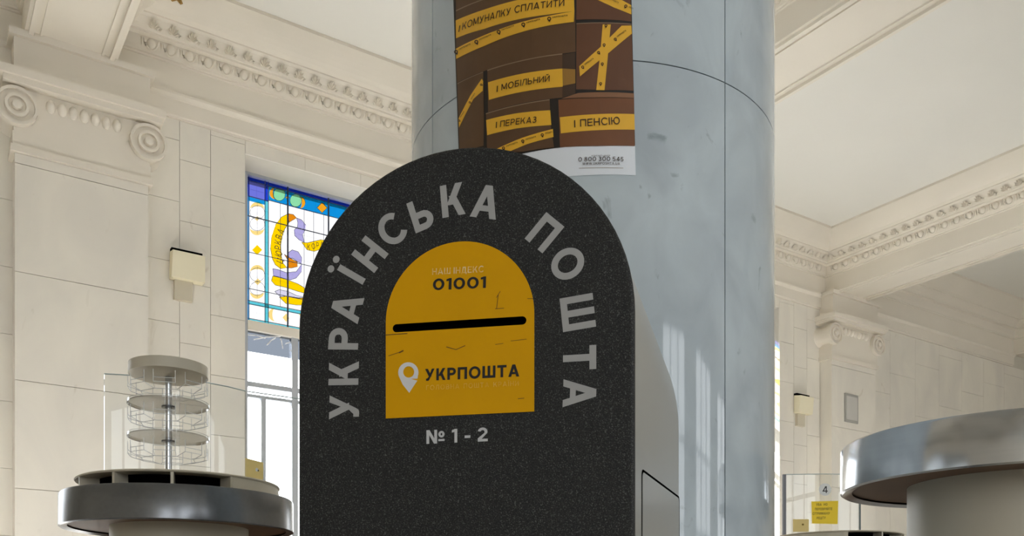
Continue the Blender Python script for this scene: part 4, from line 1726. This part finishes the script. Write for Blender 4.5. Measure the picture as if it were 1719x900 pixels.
nG = Vector((dv.y, -dv.x))
sg = Surf(lambda x, y: on_plane(pA, dv, x, y), lambda x, z, off: Vector((*(pA + dv * x + nG * (0.006 + off)), z)))
card = tag(empty('yellow_card', sg.to3d(*sg.px(425, 803), 0)), 'small ochre card on the left glass screen by the window', 'card')
m_card = mat('ochre_card', (240, 216, 140), 0.6, var=0.08, vscale=20)
c4 = [sg.px(*q) for q in ((410.5, 770), (440, 777.5), (440, 806), (410.5, 806))]
MB().hexa([sg.to3d(*c4[3], 0), sg.to3d(*c4[2], 0), sg.to3d(*c4[2], 0.012), sg.to3d(*c4[3], 0.012),
           sg.to3d(*c4[0], 0), sg.to3d(*c4[1], 0), sg.to3d(*c4[1], 0.012), sg.to3d(*c4[0], 0.012)]).build('card_box', m_card, card)
sg.poly('card_mark', circle_px(429, 789.5, 2.2, 3.2, 10), 0.0128, M_WHITE, card)
sg.poly('card_mark', circle_px(431.5, 791, 1.2, 1.6, 8), 0.0134, M_INK, card)

# right-hand counter, screen, number and notes
YS = 6.45
rp = [Vector((U(1319) * YS, YS)), Vector((U(1380) * YS, YS - 0.02)), Vector((U(1442) * YS, YS))]
rw = tag(glass_wall('glass_screen', rp, CZ, GZT, 'clear glass screen with the number 4 and a yellow note', 'glass screens on the counters'),
         'clear glass screen with the number 4 and a yellow note', 'glass screen', 'glass screens on the counters')
m_post = mat('grey_post', (104, 104, 108), 0.4, metal=0.3, var=0.05)
MB().add(*(lambda b: (b.v, b.f))(MB().hexa([(rp[0].x - .022, YS - .012, CZ), (rp[0].x, YS - .012, CZ), (rp[0].x, YS + .012, CZ), (rp[0].x - .022, YS + .012, CZ),
                                            (rp[0].x - .022, YS - .012, GZT), (rp[0].x, YS - .012, GZT), (rp[0].x, YS + .012, GZT), (rp[0].x - .022, YS + .012, GZT)]))) \
    .build('end_post', m_post, rw)
MB().hexa([(rp[2].x, YS - .008, CZ), (rp[2].x + .010, YS - .008, CZ), (rp[2].x + .010, YS + .008, CZ), (rp[2].x, YS + .008, CZ),
           (rp[2].x, YS - .008, GZT), (rp[2].x + .010, YS - .008, GZT), (rp[2].x + .010, YS + .008, GZT), (rp[2].x, YS + .008, GZT)]).build('end_post', M_EDGE, rw)
counter([rp[0] + Vector((-0.05, 0)), rp[2] + Vector((2.2, 0.0))], CZ, 'cream topped service counter at the number 4 screen')
yq = YS - 0.027
rs = Surf(lambda x, y: (U(x) * yq, EYE + V(y) * yq), lambda x, z, off: Vector((x, yq - off, z)))
num = tag(empty('number_sign', rs.to3d(*rs.px(1385, 832), 0)), 'round white sticker with the number 4 on glass', 'sign')
v, f = flat_from_curve([[rs.px(*q) for q in circle_px(1385, 822, 10.5, 10.5, 28)]])
rs.put('sticker', v, f, 0.001, mat('white_film', (225, 228, 228), 0.5, var=0.02), num)
rs.text('lettering', '4', (1380.5, 828), (1389.5, 828), 0.0016, M_INK, num, 11.5, 0.14)
note = tag(empty('yellow_note', rs.to3d(*rs.px(1384, 880), 0)), 'yellow paper note with four lines under the number 4', 'note')
rs.poly('paper', [(1362, 842), (1407, 841), (1406, 880), (1363, 879)], 0.001, mat('note_yellow', (255, 222, 44), 0.6, var=0.04), note)
m_nt = mat('note_ink', (130, 104, 20), 0.6, var=0.1)
for s_, a, b in (('УВАЖНО', (1370, 849.5), (1389, 849)), ('ПЕРЕВІРЯЙТЕ', (1368, 857), (1397, 856.5)), ('ОТРИМАНУ', (1364, 864.5), (1393, 864)), ('РЕШТУ', (1371, 872), (1386, 871.5))):
    rs.text('lettering', s_, a, b, 0.0016, m_nt, note, 4.2, 0.16)
card2 = tag(empty('ochre_card', rs.to3d(*rs.px(1345, 893), 0)), 'small pale ochre card left of the yellow note', 'card')
q = [rs.px(*p_) for p_ in ((1331, 872), (1357, 872), (1357, 893), (1331, 893))]
MB().hexa([rs.to3d(*q[3], 0), rs.to3d(*q[2], 0), rs.to3d(*q[2], 0.01), rs.to3d(*q[3], 0.01),
           rs.to3d(*q[0], 0), rs.to3d(*q[1], 0), rs.to3d(*q[1], 0.01), rs.to3d(*q[0], 0.01)]).build('card_box', mat('pale_ochre', (236, 212, 140), 0.6, var=0.05), card2)
rs.poly('card_mark', circle_px(1347, 881, 2, 1.6, 8), 0.0106, m_nt, card2)


# ================================================================== wall lamps, vent
def sconce(t, z, label):
    s = tag(empty('wall_lamp', W(t, 0, z)), label, 'lamp', 'uplight lamps on the window wall')
    w = 0.158
    b = MB()
    # hollow wedge-shaped shade
    outer0 = [W(t - w, 0.01, z), W(t + w, 0.01, z), W(t + w, 0.11, z), W(t - w, 0.11, z)]
    outer1 = [W(t - w + .005, 0.01, z + 0.27), W(t + w - .005, 0.01, z + 0.27), W(t + w - .005, 0.14, z + 0.25), W(t - w + .005, 0.14, z + 0.25)]
    in1 = [W(t - w + .02, 0.025, z + 0.268), W(t + w - .02, 0.025, z + 0.268), W(t + w - .02, 0.125, z + 0.25), W(t - w + .02, 0.125, z + 0.25)]
    in0 = [W(t - w + .02, 0.025, z + 0.15), W(t + w - .02, 0.025, z + 0.15), W(t + w - .02, 0.10, z + 0.15), W(t - w + .02, 0.10, z + 0.15)]
    b.loft([outer0, outer1, in1, in0])
    b.build('lamp_shade', M_SHADE, s)
    MB().wbox(t - w + .01, t + w - .01, 0.0, 0.06, z + 0.255, z + 0.302).build('dark_slot', M_DARK, s)
    MB().wbox(t - 0.055, t + 0.115, 0.0, 0.05, z - 0.19, z + 0.02).build('wall_plate', M_PLATE, s)
    return s


tsc, zsc = wall_tz(316, 470, 0.1)
sconce(tsc, zsc, 'cream box-shaped wall lamp left of the stained glass')
t2, z2 = wall_tz(1352, 694, 0.1)
sconce(t2, z2, 'small cream wall lamp between the column and the far pilaster')

pv = 0.22
ta_, za_ = wall_tz(1417, 660, pv)
tb_, zb_2 = wall_tz(1439, 712, pv)
vent = tag(empty('wall_vent', W((ta_ + tb_) / 2, pv, zb_2)), 'grey framed panel on the far pilaster', 'vent')
MB().wbox(tb_, ta_, pv, pv + 0.02, zb_2, za_).build('vent_frame', mat('vent_grey', (168, 166, 160), 0.5, metal=0.2, var=0.05), vent)
MB().wbox(tb_ + 0.03, ta_ - 0.03, pv + 0.02, pv + 0.026, zb_2 + 0.04, za_ - 0.04).build('vent_panel', mat('vent_panel', (196, 194, 188), 0.5, var=0.05), vent)

# a gilded leaf in the corner of the cove, at the upper edge of the view
tg, zg = wall_tz(297, 1, 0.42)
gp = [o for o in COL.objects if o.get('label') == 'carved cream cornice with eggs and leaves above the stained glass'][0]
gb = MB()
for k in range(7):
    a = pi * k / 6
    c_, s_ = cos(a), sin(a)
    r_ = 0.05
    gb.add([W(tg, 0.42, zg), W(tg + r_ * c_ * .7 - .012 * s_, 0.40, zg + r_ * s_ * .6 + .012 * c_), W(tg + 1.4 * r_ * c_, 0.385, zg + 1.3 * r_ * s_),
            W(tg + r_ * c_ * .7 + .012 * s_, 0.40, zg + r_ * s_ * .6 - .012 * c_), W(tg + r_ * c_ * .7, 0.45, zg + r_ * s_ * .5)],
           [(0, 1, 4), (1, 2, 4), (2, 3, 4), (3, 0, 4)])
gb.build('gilded_leaf', M_GILT, gp)
